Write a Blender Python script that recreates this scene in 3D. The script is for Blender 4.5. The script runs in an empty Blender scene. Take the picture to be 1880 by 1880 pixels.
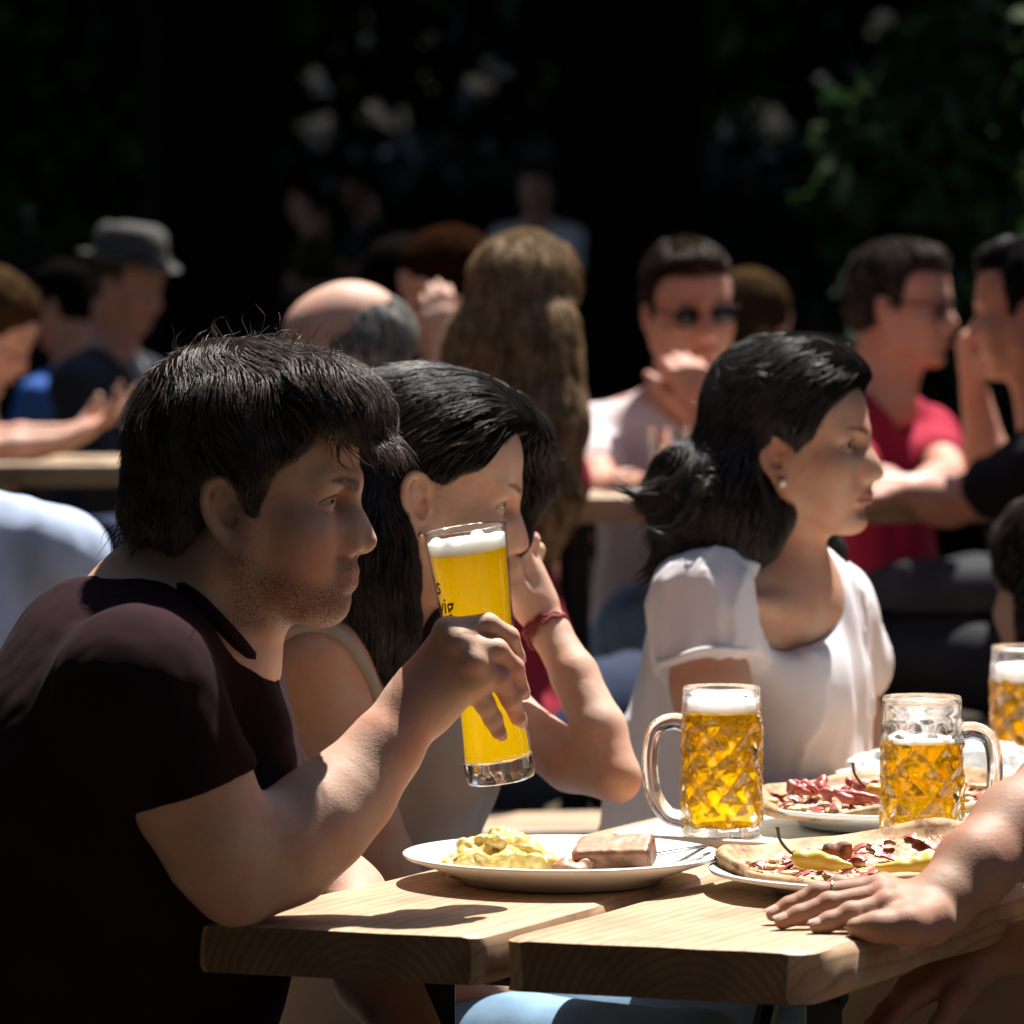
import bpy, math, random, os
import numpy as np
from mathutils import Vector, Matrix
random.seed(7); RNG = np.random.default_rng(7)
scn = bpy.context.scene
COL = scn.collection
F32 = np.float32
# ---------------------------------------------------------------- camera model (pixels of the 1880 px photograph -> metres)
FPX, HOR, CAMZ = 8500.0, 600.0, 1.27
def P(px, py, D):
    return np.array([(px-940.0)/FPX*D, D, CAMZ-(py-HOR)/FPX*D])
def nrm(v):
    v = np.asarray(v, float); return v/np.linalg.norm(v)
def lerp(a, b, t): return np.asarray(a, float)*(1-t)+np.asarray(b, float)*t

# ---------------------------------------------------------------- materials
def mat(name, base=(.5,.5,.5), rough=.5, **kw):
    m = bpy.data.materials.new(name); m.use_nodes = True
    b = m.node_tree.nodes['Principled BSDF']
    b.inputs['Base Color'].default_value = (*base, 1); b.inputs['Roughness'].default_value = rough
    for k, v in kw.items():
        b.inputs[k].default_value = v
    return m
def nd(m, t, **kw):
    n = m.node_tree.nodes.new(t)
    for k, v in kw.items():
        if k in n.inputs: n.inputs[k].default_value = v
        else: setattr(n, k, v)
    return n
def lk(m, a, ao, b, bi): m.node_tree.links.new(a.outputs[ao], b.inputs[bi])
def bsdf(m): return m.node_tree.nodes['Principled BSDF']
def noise_node(m, scale, detail=3, rough=.55, sx=(1,1,1), coord='Object'):
    tc = nd(m, 'ShaderNodeTexCoord'); mp = nd(m, 'ShaderNodeMapping'); mp.inputs['Scale'].default_value = sx
    n = nd(m, 'ShaderNodeTexNoise', Scale=scale, Detail=detail, Roughness=rough)
    lk(m, tc, coord, mp, 'Vector'); lk(m, mp, 0, n, 'Vector'); return n
def ramp(m, src, out, stops):
    r = nd(m, 'ShaderNodeValToRGB'); e = r.color_ramp.elements
    while len(e) < len(stops): e.new(.5)
    for i, (p, c) in enumerate(stops):
        e[i].position = p; e[i].color = (*c, 1) if len(c) == 3 else c
    lk(m, src, out, r, 'Fac'); return r
def mixc(m, fac, a, b, mode='MIX'):
    """fac, a, b: (node, socket) or constants"""
    x = nd(m, 'ShaderNodeMix', data_type='RGBA', blend_type=mode)
    for i, v in ((0, fac), (6, a), (7, b)):
        if isinstance(v, tuple) and hasattr(v[0], 'outputs'): m.node_tree.links.new(v[0].outputs[v[1]], x.inputs[i])
        elif i == 0: x.inputs[0].default_value = v
        else: x.inputs[i].default_value = (*v, 1)
    return (x, 2)
def setc(m, src, inp='Base Color'): m.node_tree.links.new(src[0].outputs[src[1]], bsdf(m).inputs[inp])
def bump(m, src, strength=.2, dist=.002):
    b = nd(m, 'ShaderNodeBump', Strength=strength, Distance=dist)
    m.node_tree.links.new(src[0].outputs[src[1]], b.inputs['Height'])
    m.node_tree.links.new(b.outputs[0], bsdf(m).inputs['Normal'])

def cloth_mat(name, base, var=.25, rough=.85, weave=900, bs=.25):
    m = mat(name, base, rough); bsdf(m).inputs['Specular IOR Level'].default_value = .12
    n = noise_node(m, 14, 4)
    lo = tuple(c*(1-var) for c in base); hi = tuple(min(1, c*(1+var)) for c in base)
    setc(m, (ramp(m, n, 'Fac', [(.3, lo), (.7, hi)]), 'Color'))
    w = noise_node(m, weave, 2); bump(m, (w, 'Fac'), bs, .0006)
    return m
def skin_mat(name, base, sss=.07, lips=(.36,.12,.10), beardc=(.05,.035,.03), beard=0.):
    m = mat(name, base, .58); b = bsdf(m)
    b.inputs['Subsurface Weight'].default_value = sss; b.inputs['Subsurface Radius'].default_value = (1,.35,.2)
    b.inputs['Subsurface Scale'].default_value = .006; b.inputs['Specular IOR Level'].default_value = .28
    n = noise_node(m, 22, 5, .6)
    red = tuple(np.array(base)*np.array((1.06,.82,.78))); pale = tuple(np.array(base)*np.array((1.05,1.08,1.08)))
    c = (ramp(m, n, 'Fac', [(.36, red), (.62, pale)]), 'Color')
    fr = noise_node(m, 320, 2, .5)                                  # freckles and pores
    c = mixc(m, (ramp(m, fr, 'Fac', [(.66, (0,0,0)), (.74, (.35,.35,.35))]), 'Color'), c, tuple(np.array(base)*.45))
    at = nd(m, 'ShaderNodeAttribute', attribute_name='mask'); sp = nd(m, 'ShaderNodeSeparateColor'); lk(m, at, 'Color', sp, 'Color')
    c = mixc(m, (sp, 0), c, lips)
    if beard:
        bn = noise_node(m, 900, 2, .6)
        st = ramp(m, bn, 'Fac', [(.42, (.25,.25,.25)), (.58, (1,1,1))])
        mu = nd(m, 'ShaderNodeMath', operation='MULTIPLY'); m.node_tree.links.new(sp.outputs[1], mu.inputs[0]); m.node_tree.links.new(st.outputs[0], mu.inputs[1])
        c = mixc(m, (mu, 0), c, beardc)
    c = mixc(m, (sp, 2), c, beardc)
    setc(m, c)
    bn = noise_node(m, 300, 5, .65); vo = nd(m, 'ShaderNodeTexVoronoi', Scale=420., feature='DISTANCE_TO_EDGE'); w2 = noise_node(m, 70, 3, .6)
    tc = nd(m, 'ShaderNodeTexCoord'); lk(m, tc, 'Object', vo, 'Vector'); a1 = nd(m, 'ShaderNodeMath', operation='MULTIPLY_ADD'); lk(m, vo, 'Distance', a1, 0); a1.inputs[1].default_value = .8; lk(m, bn, 'Fac', a1, 2)
    a2 = nd(m, 'ShaderNodeMath', operation='MULTIPLY_ADD'); lk(m, w2, 'Fac', a2, 0); a2.inputs[1].default_value = 1.2; lk(m, a1, 0, a2, 2); bump(m, (a2, 0), .26, .0012)
    return m
def hair_mat(name, base, rough=.38, spec=.5):
    m = mat(name, base, rough); bsdf(m).inputs['Specular IOR Level'].default_value = spec; m['base'] = base
    n = noise_node(m, 60, 2); setc(m, (ramp(m, n, 'Fac', [(.3, tuple(np.array(base)*.6)), (.7, tuple(np.array(base)*1.5))]), 'Color'))
    return m

# ---------------------------------------------------------------- mesh objects
def new_obj(name, me, parent=None, loc=None):
    o = bpy.data.objects.new(name, me); COL.objects.link(o)
    if loc is not None: o.location = Vector(loc)
    if parent is not None:
        o.parent = parent
        if loc is None: o.matrix_parent_inverse = Matrix.Translation(-parent.location) @ Matrix.Identity(4) if False else parent_inv(parent)
    return o
def parent_inv(p):
    bpy.context.view_layer.update(); return p.matrix_world.inverted()
def tag(o, label=None, cat=None, group=None, kind=None):
    for k, v in (('label', label), ('category', cat), ('group', group), ('kind', kind)):
        if v: o[k] = v
    return o
def thing(name, label, cat, loc, group=None):
    o = bpy.data.objects.new(name, None); COL.objects.link(o); o.location = Vector(loc); o.empty_display_size = .05
    bpy.context.view_layer.update()
    return tag(o, label, cat, group)
def mesh_from(V, Fq, mats=(), smooth=True, attr=None, midx=None, name='m'):
    """V (n,3); Fq: (m,4) or (m,3) array or list of polygons"""
    me = bpy.data.meshes.new(name); V = np.asarray(V, F32)
    if isinstance(Fq, np.ndarray):
        k = Fq.shape[1]; m = len(Fq)
        me.vertices.add(len(V)); me.vertices.foreach_set('co', V.ravel())
        me.loops.add(m*k); me.loops.foreach_set('vertex_index', Fq.astype(np.int32).ravel())
        me.polygons.add(m); me.polygons.foreach_set('loop_start', np.arange(0, m*k, k, dtype=np.int32))
        me.update(calc_edges=True)
    else:
        me.from_pydata(V.tolist(), [], Fq); m = len(Fq)
    me.polygons.foreach_set('use_smooth', np.full(m, smooth, bool))
    for t in mats: me.materials.append(t)
    if midx is not None: me.polygons.foreach_set('material_index', np.asarray(midx, np.int32))
    if attr is not None:
        a = me.color_attributes.new('mask', 'FLOAT_COLOR', 'POINT')
        a.data.foreach_set('color', np.asarray(attr, F32).ravel())
    me.validate(); me.update()
    return me
class MB:
    """collects vertices and polygons into one mesh"""
    def __init__(s): s.V = []; s.F = []; s.M = []
    def add(s, V, F, mi=0):
        b = len(s.V); s.V.extend([tuple(map(float, v)) for v in V]); s.F.extend([tuple(i+b for i in f) for f in F]); s.M.extend([mi]*len(F)); return s
    def box(s, c, sz, R=None, mi=0, bev=0):
        c = np.asarray(c, float); h = np.asarray(sz, float)/2
        if bev <= 0:
            V = [np.array((x,y,z))*h for x in (-1,1) for y in (-1,1) for z in (-1,1)]
            F = [(0,1,3,2),(4,6,7,5),(0,4,5,1),(2,3,7,6),(0,2,6,4),(1,5,7,3)]
        else:
            V = []; idx = {}
            for sx in (-1,1):
                for sy in (-1,1):
                    for sz_ in (-1,1):
                        for ax in range(3):
                            v = np.array((sx,sy,sz_))*h; sg = (sx,sy,sz_)
                            for a in range(3):
                                if a != ax: v[a] -= sg[a]*bev
                            idx[(sx,sy,sz_,ax)] = len(V); V.append(v)
            F = []
            for ax in range(3):
                o = [a for a in range(3) if a != ax]
                for sg in (-1,1):
                    q = []
                    for a, b in ((-1,-1),(1,-1),(1,1),(-1,1)):
                        k = [0,0,0]; k[ax] = sg; k[o[0]] = a; k[o[1]] = b; q.append(idx[(*k, ax)])
                    F.append(tuple(q))
            for ax in range(3):
                o = [a for a in range(3) if a != ax]
                for a in (-1,1):
                    for b in (-1,1):
                        k0 = [0,0,0]; k0[ax] = -1; k0[o[0]] = a; k0[o[1]] = b; k1 = list(k0); k1[ax] = 1
                        F.append((idx[(*k0,o[0])], idx[(*k1,o[0])], idx[(*k1,o[1])], idx[(*k0,o[1])]))
            for k in [(x,y,z) for x in (-1,1) for y in (-1,1) for z in (-1,1)]: F.append(tuple(idx[(*k,a)] for a in range(3)))
        V = np.array(V)
        if R is not None: V = V @ np.asarray(R).T
        return s.add(V+c, F, mi)
    def tube(s, pts, rad, n=8, mi=0, caps=True, sq=1.0, closed=False):
        pts = [np.asarray(p, float) for p in pts]; m = len(pts)
        if np.isscalar(rad): rad = [rad]*m
        V = []; up = None
        for i in range(m):
            t = nrm(pts[(i+1) % m]-pts[i-1]) if closed else nrm(pts[min(i+1,m-1)]-pts[max(i-1,0)])
            if up is None:
                up = np.array((0,0,1.)) if abs(t[2]) < .9 else np.array((1.,0,0))
            u = nrm(up-t*np.dot(up,t)); w = np.cross(t,u); up = u
            for j in range(n):
                a = 2*math.pi*j/n; V.append(pts[i]+rad[i]*(math.cos(a)*u*sq+math.sin(a)*w))
        F = [(i*n+j, i*n+(j+1)%n, ((i+1)%m)*n+(j+1)%n, ((i+1)%m)*n+j) for i in range(m if closed else m-1) for j in range(n)]
        if caps and not closed: F += [tuple(range(n))[::-1], tuple((m-1)*n+j for j in range(n))]
        return s.add(V, F, mi)
    def lathe(s, prof, n=48, mi=0, R=None, c=(0,0,0), sx=1., sy=1., closed=False, fn=None):
        """prof: (r,z) pairs; revolved about z"""
        V = []; F = []; m = len(prof)
        for (r, z) in prof:
            for j in range(n):
                a = 2*math.pi*j/n; rr = r if fn is None else fn(r, z, a)
                V.append((rr*math.cos(a)*sx, rr*math.sin(a)*sy, z))
        for i in range(m-1 if not closed else m):
            k = (i+1) % m
            for j in range(n): F.append((i*n+j, i*n+(j+1)%n, k*n+(j+1)%n, k*n+j))
        if not closed:
            if prof[0][0] > 1e-9: F.append(tuple(range(n))[::-1])
            if prof[-1][0] > 1e-9: F.append(tuple((m-1)*n+j for j in range(n)))
        V = np.array(V)
        if R is not None: V = V @ np.asarray(R).T
        return s.add(V+np.asarray(c), F, mi)
    def build(s, name, mats, parent=None, smooth=True, loc=None, sharp=None):
        if not isinstance(mats, (list, tuple)): mats = [mats]
        me = bpy.data.meshes.new(name); me.from_pydata(s.V, [], s.F)
        for t in mats: me.materials.append(t)
        me.polygons.foreach_set('use_smooth', [smooth]*len(s.F)); me.polygons.foreach_set('material_index', s.M)
        import bmesh
        bm = bmesh.new(); bm.from_mesh(me); bmesh.ops.remove_doubles(bm, verts=bm.verts, dist=1e-6); bmesh.ops.recalc_face_normals(bm, faces=bm.faces)
        if sharp:
            for e in bm.edges:
                if len(e.link_faces) == 2 and e.calc_face_angle(0) > math.radians(sharp): e.smooth = False
        bm.to_mesh(me); bm.free(); me.update()
        return new_obj(name, me, parent, loc)

# ---------------------------------------------------------------- noise
def hash3(i, j, k, seed=0):
    h = (i*374761393+j*668265263+k*2147483647+seed*974634541) & 0xffffffff
    h = ((h ^ (h >> 13))*1274126177) & 0xffffffff
    return ((h ^ (h >> 16)) & 0xffff).astype(F32)/65535.
def vnoise(p, seed=0):
    p = np.asarray(p, F32); f = np.floor(p); i = f.astype(np.int64); t = p-f; t = t*t*(3-2*t); r = 0
    for a in (0,1):
        for b in (0,1):
            for c in (0,1):
                w = (t[...,0] if a else 1-t[...,0])*(t[...,1] if b else 1-t[...,1])*(t[...,2] if c else 1-t[...,2])
                r = r+w*hash3(i[...,0]+a, i[...,1]+b, i[...,2]+c, seed)
    return r*2-1

# ---------------------------------------------------------------- implicit sculpting
def smin(a, b, k):
    if k <= 0: return np.minimum(a, b)
    h = np.maximum(k-np.abs(a-b), 0)/k
    return np.minimum(a, b)-h*h*k*.25
class Frame:
    """local frame: origin t, columns of R = local x,y,z axes in the world, scale s"""
    def __init__(s, t, R, sc=1.): s.t = np.asarray(t, float); s.R = np.asarray(R, float); s.s = sc
    def w(s, p): return s.t+s.R @ (np.asarray(p, float)*s.s)
    def l(s, Pw): return ((Pw-s.t) @ s.R)/s.s
def head_frame(origin, yaw, pitch=0, roll=0, sc=1.):
    """yaw: degrees from +X towards +Y (facing direction); pitch > 0 looks down; roll > 0 tips the head to its own left"""
    y, p, r = map(math.radians, (yaw, pitch, roll))
    Rz = np.array([[math.cos(y),-math.sin(y),0],[math.sin(y),math.cos(y),0],[0,0,1]])
    Ry = np.array([[math.cos(p),0,math.sin(p)],[0,1,0],[-math.sin(p),0,math.cos(p)]])
    Rx = np.array([[1,0,0],[0,math.cos(r),math.sin(r)],[0,-math.sin(r),math.cos(r)]])
    return Frame(origin, Rz @ Ry @ Rx, sc)
ID = Frame((0,0,0), np.eye(3))
class Sculpt:
    def __init__(s): s.ops = []; s.disp = None
    def _add(s, fn, lo, hi, k, mode): s.ops.append((fn, np.asarray(lo, float), np.asarray(hi, float), k, mode)); return s
    def cone(s, a, b, ra, rb=None, k=.01, mode='+', fr=None):
        if rb is None: rb = ra
        sc = 1.
        if fr is not None: a, b, sc = fr.w(a), fr.w(b), fr.s
        a = np.asarray(a, float); b = np.asarray(b, float); ra *= sc; rb *= sc; ba = b-a; L = max(float(ba @ ba), 1e-12)
        def fn(p):
            q = p-a.astype(F32); t = np.clip(q @ (ba/L).astype(F32), 0, 1)
            return np.linalg.norm(q-t[...,None]*ba.astype(F32), axis=-1)-(ra+(rb-ra)*t)
        R = max(ra, rb); return s._add(fn, np.minimum(a,b)-R, np.maximum(a,b)+R, k, mode)
    def chain(s, pts, rad, k=.008, fr=None, mode='+'):
        for i in range(len(pts)-1): s.cone(pts[i], pts[i+1], rad[i], rad[i+1], k, mode, fr)
        return s
    def ell(s, c, r, k=.01, mode='+', fr=None, rot=None):
        """ellipsoid; rot = 3x3 local axes (columns) inside the frame; a frame at the world origin only turns the axes"""
        fr = fr or ID; c = np.asarray(c, float); r = np.asarray(r if np.ndim(r) else (r,r,r), float)
        A = fr.R if rot is None else fr.R @ rot; cw = c if not fr.t.any() else fr.w(c); rw = r*fr.s
        ext = np.sqrt(((A*rw)**2).sum(1))
        A_ = A.astype(F32); cw_ = cw.astype(F32); rw_ = rw.astype(F32)
        def fn(p):
            q = (p-cw_) @ A_; k0 = np.linalg.norm(q/rw_, axis=-1); k1 = np.linalg.norm(q/(rw_*rw_), axis=-1)
            return k0*(k0-1)/np.maximum(k1, 1e-6)
        return s._add(fn, cw-ext, cw+ext, k, mode)
    def sleeve(s, a, b, ra, rb, n, k=.03):
        """tapered tube ending flat at b (n = outward normal of the hem)"""
        a, b = np.asarray(a, float), np.asarray(b, float); n = nrm(n); t = Sculpt().cone(a, b+n*rb*.6, ra, rb); f0 = t.ops[0][0]; b32, n32 = b.astype(F32), n.astype(F32)
        s._add(lambda p: np.maximum(f0(p), (p-b32) @ n32), t.ops[0][1], t.ops[0][2], k, '+')
        return s
    def plane(s, pt, n, k=.004, lo=None, hi=None):
        """cut away the side the normal points to"""
        pt = np.asarray(pt, F32); n = nrm(n).astype(F32)
        def fn(p): return -((p-pt) @ n)
        return s._add(fn, lo if lo is not None else (-9,-9,-9), hi if hi is not None else (99,99,99), k, '-')
    def eval(s, p):
        p = np.asarray(p, F32); v = np.full(p.shape[:-1], .08, F32)
        for fn, lo, hi, k, mode in s.ops:
            d = fn(p)
            v = smin(v, d, k) if mode == '+' else -smin(-v, d, k)
        if s.disp is not None: v = v+s.disp(p)
        return v
    def grad(s, p, e=.002):
        g = np.stack([s.eval(p+np.array(o, F32)*e)-s.eval(p-np.array(o, F32)*e) for o in np.eye(3)], -1)
        return g/np.maximum(np.linalg.norm(g, axis=-1, keepdims=True), 1e-9)
    def bounds(s):
        L = [o for o in s.ops if o[4] == '+']
        return np.min([o[1] for o in L], 0), np.max([o[2] for o in L], 0)
    def mesh(s, h=.004, fine=(), zmin=None):
        """fine: list of (lo, hi, h) boxes where the grid is finer"""
        lo, hi = s.bounds(); lo = lo-.02; hi = hi+.02
        if zmin is not None: lo[2] = max(lo[2], zmin)
        ax = []
        for a in range(3):
            x = lo[a]; L = []
            while x < hi[a]+h:
                L.append(x); st = h
                for (fl, fh, fhh) in fine:
                    if fl[a]-h <= x <= fh[a]: st = min(st, fhh)
                x += st
            ax.append(np.array(L, F32))
        n = [len(a) for a in ax]
        v = np.full(n, .08, F32)
        for fn, l, g, k, mode in s.ops:
            m = max(k, .012)+.012
            sl = []
            for a in range(3):
                i0 = max(0, int(np.searchsorted(ax[a], l[a]-m))-1); i1 = min(n[a], int(np.searchsorted(ax[a], g[a]+m))+1); sl.append((i0, i1))
            if any(i1 <= i0 for i0, i1 in sl): continue
            step = max(1, int(3e6/((sl[1][1]-sl[1][0])*(sl[2][1]-sl[2][0]))))
            for x0 in range(sl[0][0], sl[0][1], step):
                x1 = min(sl[0][1], x0+step)
                G = np.stack(np.meshgrid(ax[0][x0:x1], ax[1][sl[1][0]:sl[1][1]], ax[2][sl[2][0]:sl[2][1]], indexing='ij'), -1)
                d = fn(G); q = v[x0:x1, sl[1][0]:sl[1][1], sl[2][0]:sl[2][1]]
                q[...] = smin(q, d, k) if mode == '+' else -smin(-q, d, k)
        if s.disp is not None:
            nz = np.argwhere(np.abs(v) < .03)
            pts = np.stack([ax[a][nz[:,a]] for a in range(3)], -1)
            v[nz[:,0], nz[:,1], nz[:,2]] += s.disp(pts)
        for a in range(3):
            w = np.moveaxis(v, a, 0); w[0] = .05; w[-1] = .05
        return keep_main(*surfnet(v, ax))
def surfnet(v, ax):
    s = (v < 0); nx, ny, nz = s.shape
    c = np.zeros((nx-1, ny-1, nz-1), np.uint8)
    for a in (0,1):
        for b in (0,1):
            for d in (0,1): c += s[a:nx-1+a, b:ny-1+b, d:nz-1+d]
    I = np.argwhere((c > 0) & (c < 8)); vid = np.full(c.shape, -1, np.int32); vid[I[:,0], I[:,1], I[:,2]] = np.arange(len(I))
    S = np.zeros((len(I),3)); W = np.zeros(len(I))
    C = [(a,b,d) for a in (0,1) for b in (0,1) for d in (0,1)]
    for A in C:
        for axx in range(3):
            if A[axx]: continue
            B = list(A); B[axx] = 1
            va = v[I[:,0]+A[0], I[:,1]+A[1], I[:,2]+A[2]]; vb = v[I[:,0]+B[0], I[:,1]+B[1], I[:,2]+B[2]]
            m = (va < 0) != (vb < 0); t = np.where(m, va/np.where(m, va-vb, 1), 0)
            pt = np.tile(np.array(A, float), (len(I),1)); pt[:,axx] += t
            S += pt*m[:,None]; W += m
    fr = S/np.maximum(W,1)[:,None]
    V = np.stack([ax[a][I[:,a]]+fr[:,a]*(ax[a][I[:,a]+1]-ax[a][I[:,a]]) for a in range(3)], -1)
    Q = []
    for axx in range(3):
        o = [a for a in range(3) if a != axx]
        s0 = np.take(s, range(s.shape[axx]-1), axx); s1 = np.take(s, range(1, s.shape[axx]), axx)
        E = np.argwhere(s0 != s1); E = E[(E[:,o[0]] > 0) & (E[:,o[1]] > 0) & (E[:,o[0]] < s.shape[o[0]]-1) & (E[:,o[1]] < s.shape[o[1]]-1)]
        ins = s[E[:,0], E[:,1], E[:,2]]
        q = []
        for (a, b) in ((-1,-1),(0,-1),(0,0),(-1,0)):
            e = E.copy(); e[:,o[0]] += a; e[:,o[1]] += b; q.append(vid[e[:,0], e[:,1], e[:,2]])
        q = np.stack(q, -1)
        fl = ins if axx != 1 else ~ins
        q = np.where(fl[:,None], q, q[:,::-1]); Q.append(q)
    Q = np.concatenate(Q); Q = Q[(Q >= 0).all(1)]
    return V, Q
def components(n, Q):
    lab = np.arange(n)
    while True:
        m = lab[Q].min(1); new = lab.copy()
        for k in range(4): np.minimum.at(new, Q[:,k], m)
        new = new[new]
        if (new == lab).all(): return lab
        lab = new
def keep_main(V, Q, frac=.12):
    """drop crumbs that the cuts left behind"""
    lab = components(len(V), Q); u, c = np.unique(lab, return_counts=True)
    if len(u) == 1: return V, Q
    ok = np.isin(lab, u[c > frac*c.max()]); idx = np.cumsum(ok)-1
    if ok.all() or os.environ.get('DBG'): print('pieces', c[c > frac*c.max()])
    return V[ok], idx[Q[ok[Q[:,0]]]]
def relax(V, Q, it=2, f=.5):
    E = np.concatenate([Q[:,[0,1]], Q[:,[1,2]], Q[:,[2,3]], Q[:,[3,0]]])
    for _ in range(it):
        A = np.zeros_like(V); n = np.zeros(len(V))
        np.add.at(A, E[:,0], V[E[:,1]]); np.add.at(A, E[:,1], V[E[:,0]]); np.add.at(n, E[:,0], 1); np.add.at(n, E[:,1], 1)
        V = V*(1-f)+f*A/np.maximum(n,1)[:,None]
    return V
# ---------------------------------------------------------------- heads (local axes: x forward, y to its left, z up; origin between the ears at eye level)
EYE = dict(x=.0725, y=.0315, z=-.001, r=.0122)
def rot_axes(rx=0, ry=0, rz=0):
    from mathutils import Euler
    return np.array(Euler((math.radians(rx), math.radians(ry), math.radians(rz))).to_matrix())
def head_ops(S, fr, fem=0., detail=True, ears=(1,-1), jaw=1., mouth=0., nose=1., lid=.5, cheek=1.):
    """fem 0..1 softens brow, jaw and nose"""
    J = jaw*(1-.10*fem)
    S.ell((-.006,0,.032), (.093,.0745,.083), .02, fr=fr)                       # cranium
    S.ell((.034,0,.035), (.060,.064,.062), .02, fr=fr)                         # forehead
    S.ell((.020,0,-.020), (.066,.062,.070), .02, fr=fr)                        # core of the face
    S.ell((.048,0,-.045), (.044,.046*J,.055), .02, fr=fr)                      # muzzle
    for s in (1,-1):
        S.cone((.004,s*.053*J,-.055), (.062,s*.022*J,-.098), .017, .013, .03, fr=fr)      # jaw line
        S.cone((.008,s*.056*J,-.025), (.004,s*.053*J,-.060), .016, .016, .025, fr=fr)
        S.ell((.058,s*.043,-.030), (.026,.021,.021), .022, fr=fr)              # cheek bone
        S.ell((.052,s*.034*cheek,-.058), (.030,.020*cheek,.028), .02, fr=fr)   # cheek
    S.ell((.078,0,-.1), (.0165,.018,.0155-.002*fem), .018, fr=fr)                   # chin
    br = .0095-.003*fem
    for s in (1,-1):
        S.cone((.0885-.003*fem,s*.010,.0155), (.0735,s*.042,.0185), br, br, .014, fr=fr)  # brow ridge
    S.ell((.087-.001*fem,0,.016), (.010,.014,.012), .014, fr=fr)
    # eye sockets, then the lids as shells round the eyeballs
    for s in (1,-1):
        S.ell((.0915,s*.031,-.0035), (.0165,.0185,.0115), .012, '-', fr=fr)
        S.ell((.0905,s*.0175,-.004), (.0085,.0055,.010), .010, '-', fr=fr)
    if detail:
        for s in (1,-1):
            S.ell((EYE['x'],s*EYE['y'],EYE['z']), (.0140,.0150,.0135), .006, fr=fr)
            S.ell((.0745,s*.033,.0090), (.011,.016,.0050), .008, fr=fr)         # fold above the upper lid
            S.ell((.0755,s*.032,-.0165), (.009,.014,.004), .008, fr=fr)       # bag below
    else:
        for s in (1,-1): S.ell((EYE['x'],s*EYE['y'],EYE['z']), (.013,.014,.012), .006, fr=fr)
    # nose
    nw = 1-.12*fem
    S.cone((.0895,0,.006), (.1045+.001*fem,0,-.026), .0068, .0075*nw, .012, fr=fr)
    S.cone((.099,0,-.020), (.1105,0,-.0365), .008, .0098*nw, .009, fr=fr)         # tip
    for s in (1,-1):
        S.ell((.0985,s*.0125*nw,-.0415), (.0105,.0068,.0078), .006, fr=fr)     # wing
        S.ell((.090,s*.012,-.030), (.016,.010,.018), .012, fr=fr)              # flank
    S.cone((.108,0,-.0425), (.092,0,-.0475), .0052, .006, .006, fr=fr)            # septum
    if detail:
        for s in (1,-1): S.ell((.1025,s*.0066,-.0485), (.0058,.0028,.0036), .003, '-', fr=fr, rot=rot_axes(0,15,s*14))
    # mouth
    S.ell((.078,0,-.064), (.0215,.027,.019), .012, fr=fr)
    ml = mouth
    top = [(.0985,0,-.0655), (.0965,.010,-.0650), (.0905,.018,-.0675), (.0845,.0235+ml*.001,-.0700)]
    bot = [(.0970,0,-.0755), (.0945,.010,-.0750), (.0890,.018,-.0730), (.0845,.0230+ml*.001,-.0705)]
    for s in (1,-1):
        f = lambda q: [(x,s*y,z) for x,y,z in q]
        S.chain(f(top), [.0046+.0003*fem,.0045,.0036,.0022], .0035, fr=fr)
        S.chain(f(bot), [.0054+.0004*fem,.0050,.0038,.0022], .0035, fr=fr)
    if detail:
        for s in (1,-1):                                                       # the line between the lips
            S.chain([(.1035,0,-.0702), (.1010,s*.010,-.0698), (.0950,s*.018,-.0702), (.0885,s*.0250,-.0708)], [.0012,.0012,.0011,.0006], .0025, fr=fr, mode='-')
        S.ell((.0985,0,-.056), (.004,.0028,.007), .004, '-', fr=fr)                # philtrum
    S.ell((.0945,0,-.0865), (.0075,.016,.005), .010, '-', fr=fr)                   # hollow under the lip
    for s in ears: ear_ops(S, fr, s, detail)
def spline(pts, n):
    """Catmull-Rom through pts, n samples"""
    p = np.asarray(pts, float); p = np.concatenate([[2*p[0]-p[1]], p, [2*p[-1]-p[-2]]]); m = len(p)-3
    t = np.linspace(0, m-1e-6, n); i = t.astype(int); f = (t-i)[:,None]
    a, b, c, d = p[i], p[i+1], p[i+2], p[i+3]
    return .5*(2*b+(c-a)*f+(2*a-5*b+4*c-d)*f*f+(3*b-a-3*c+d)*f**3)
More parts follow.
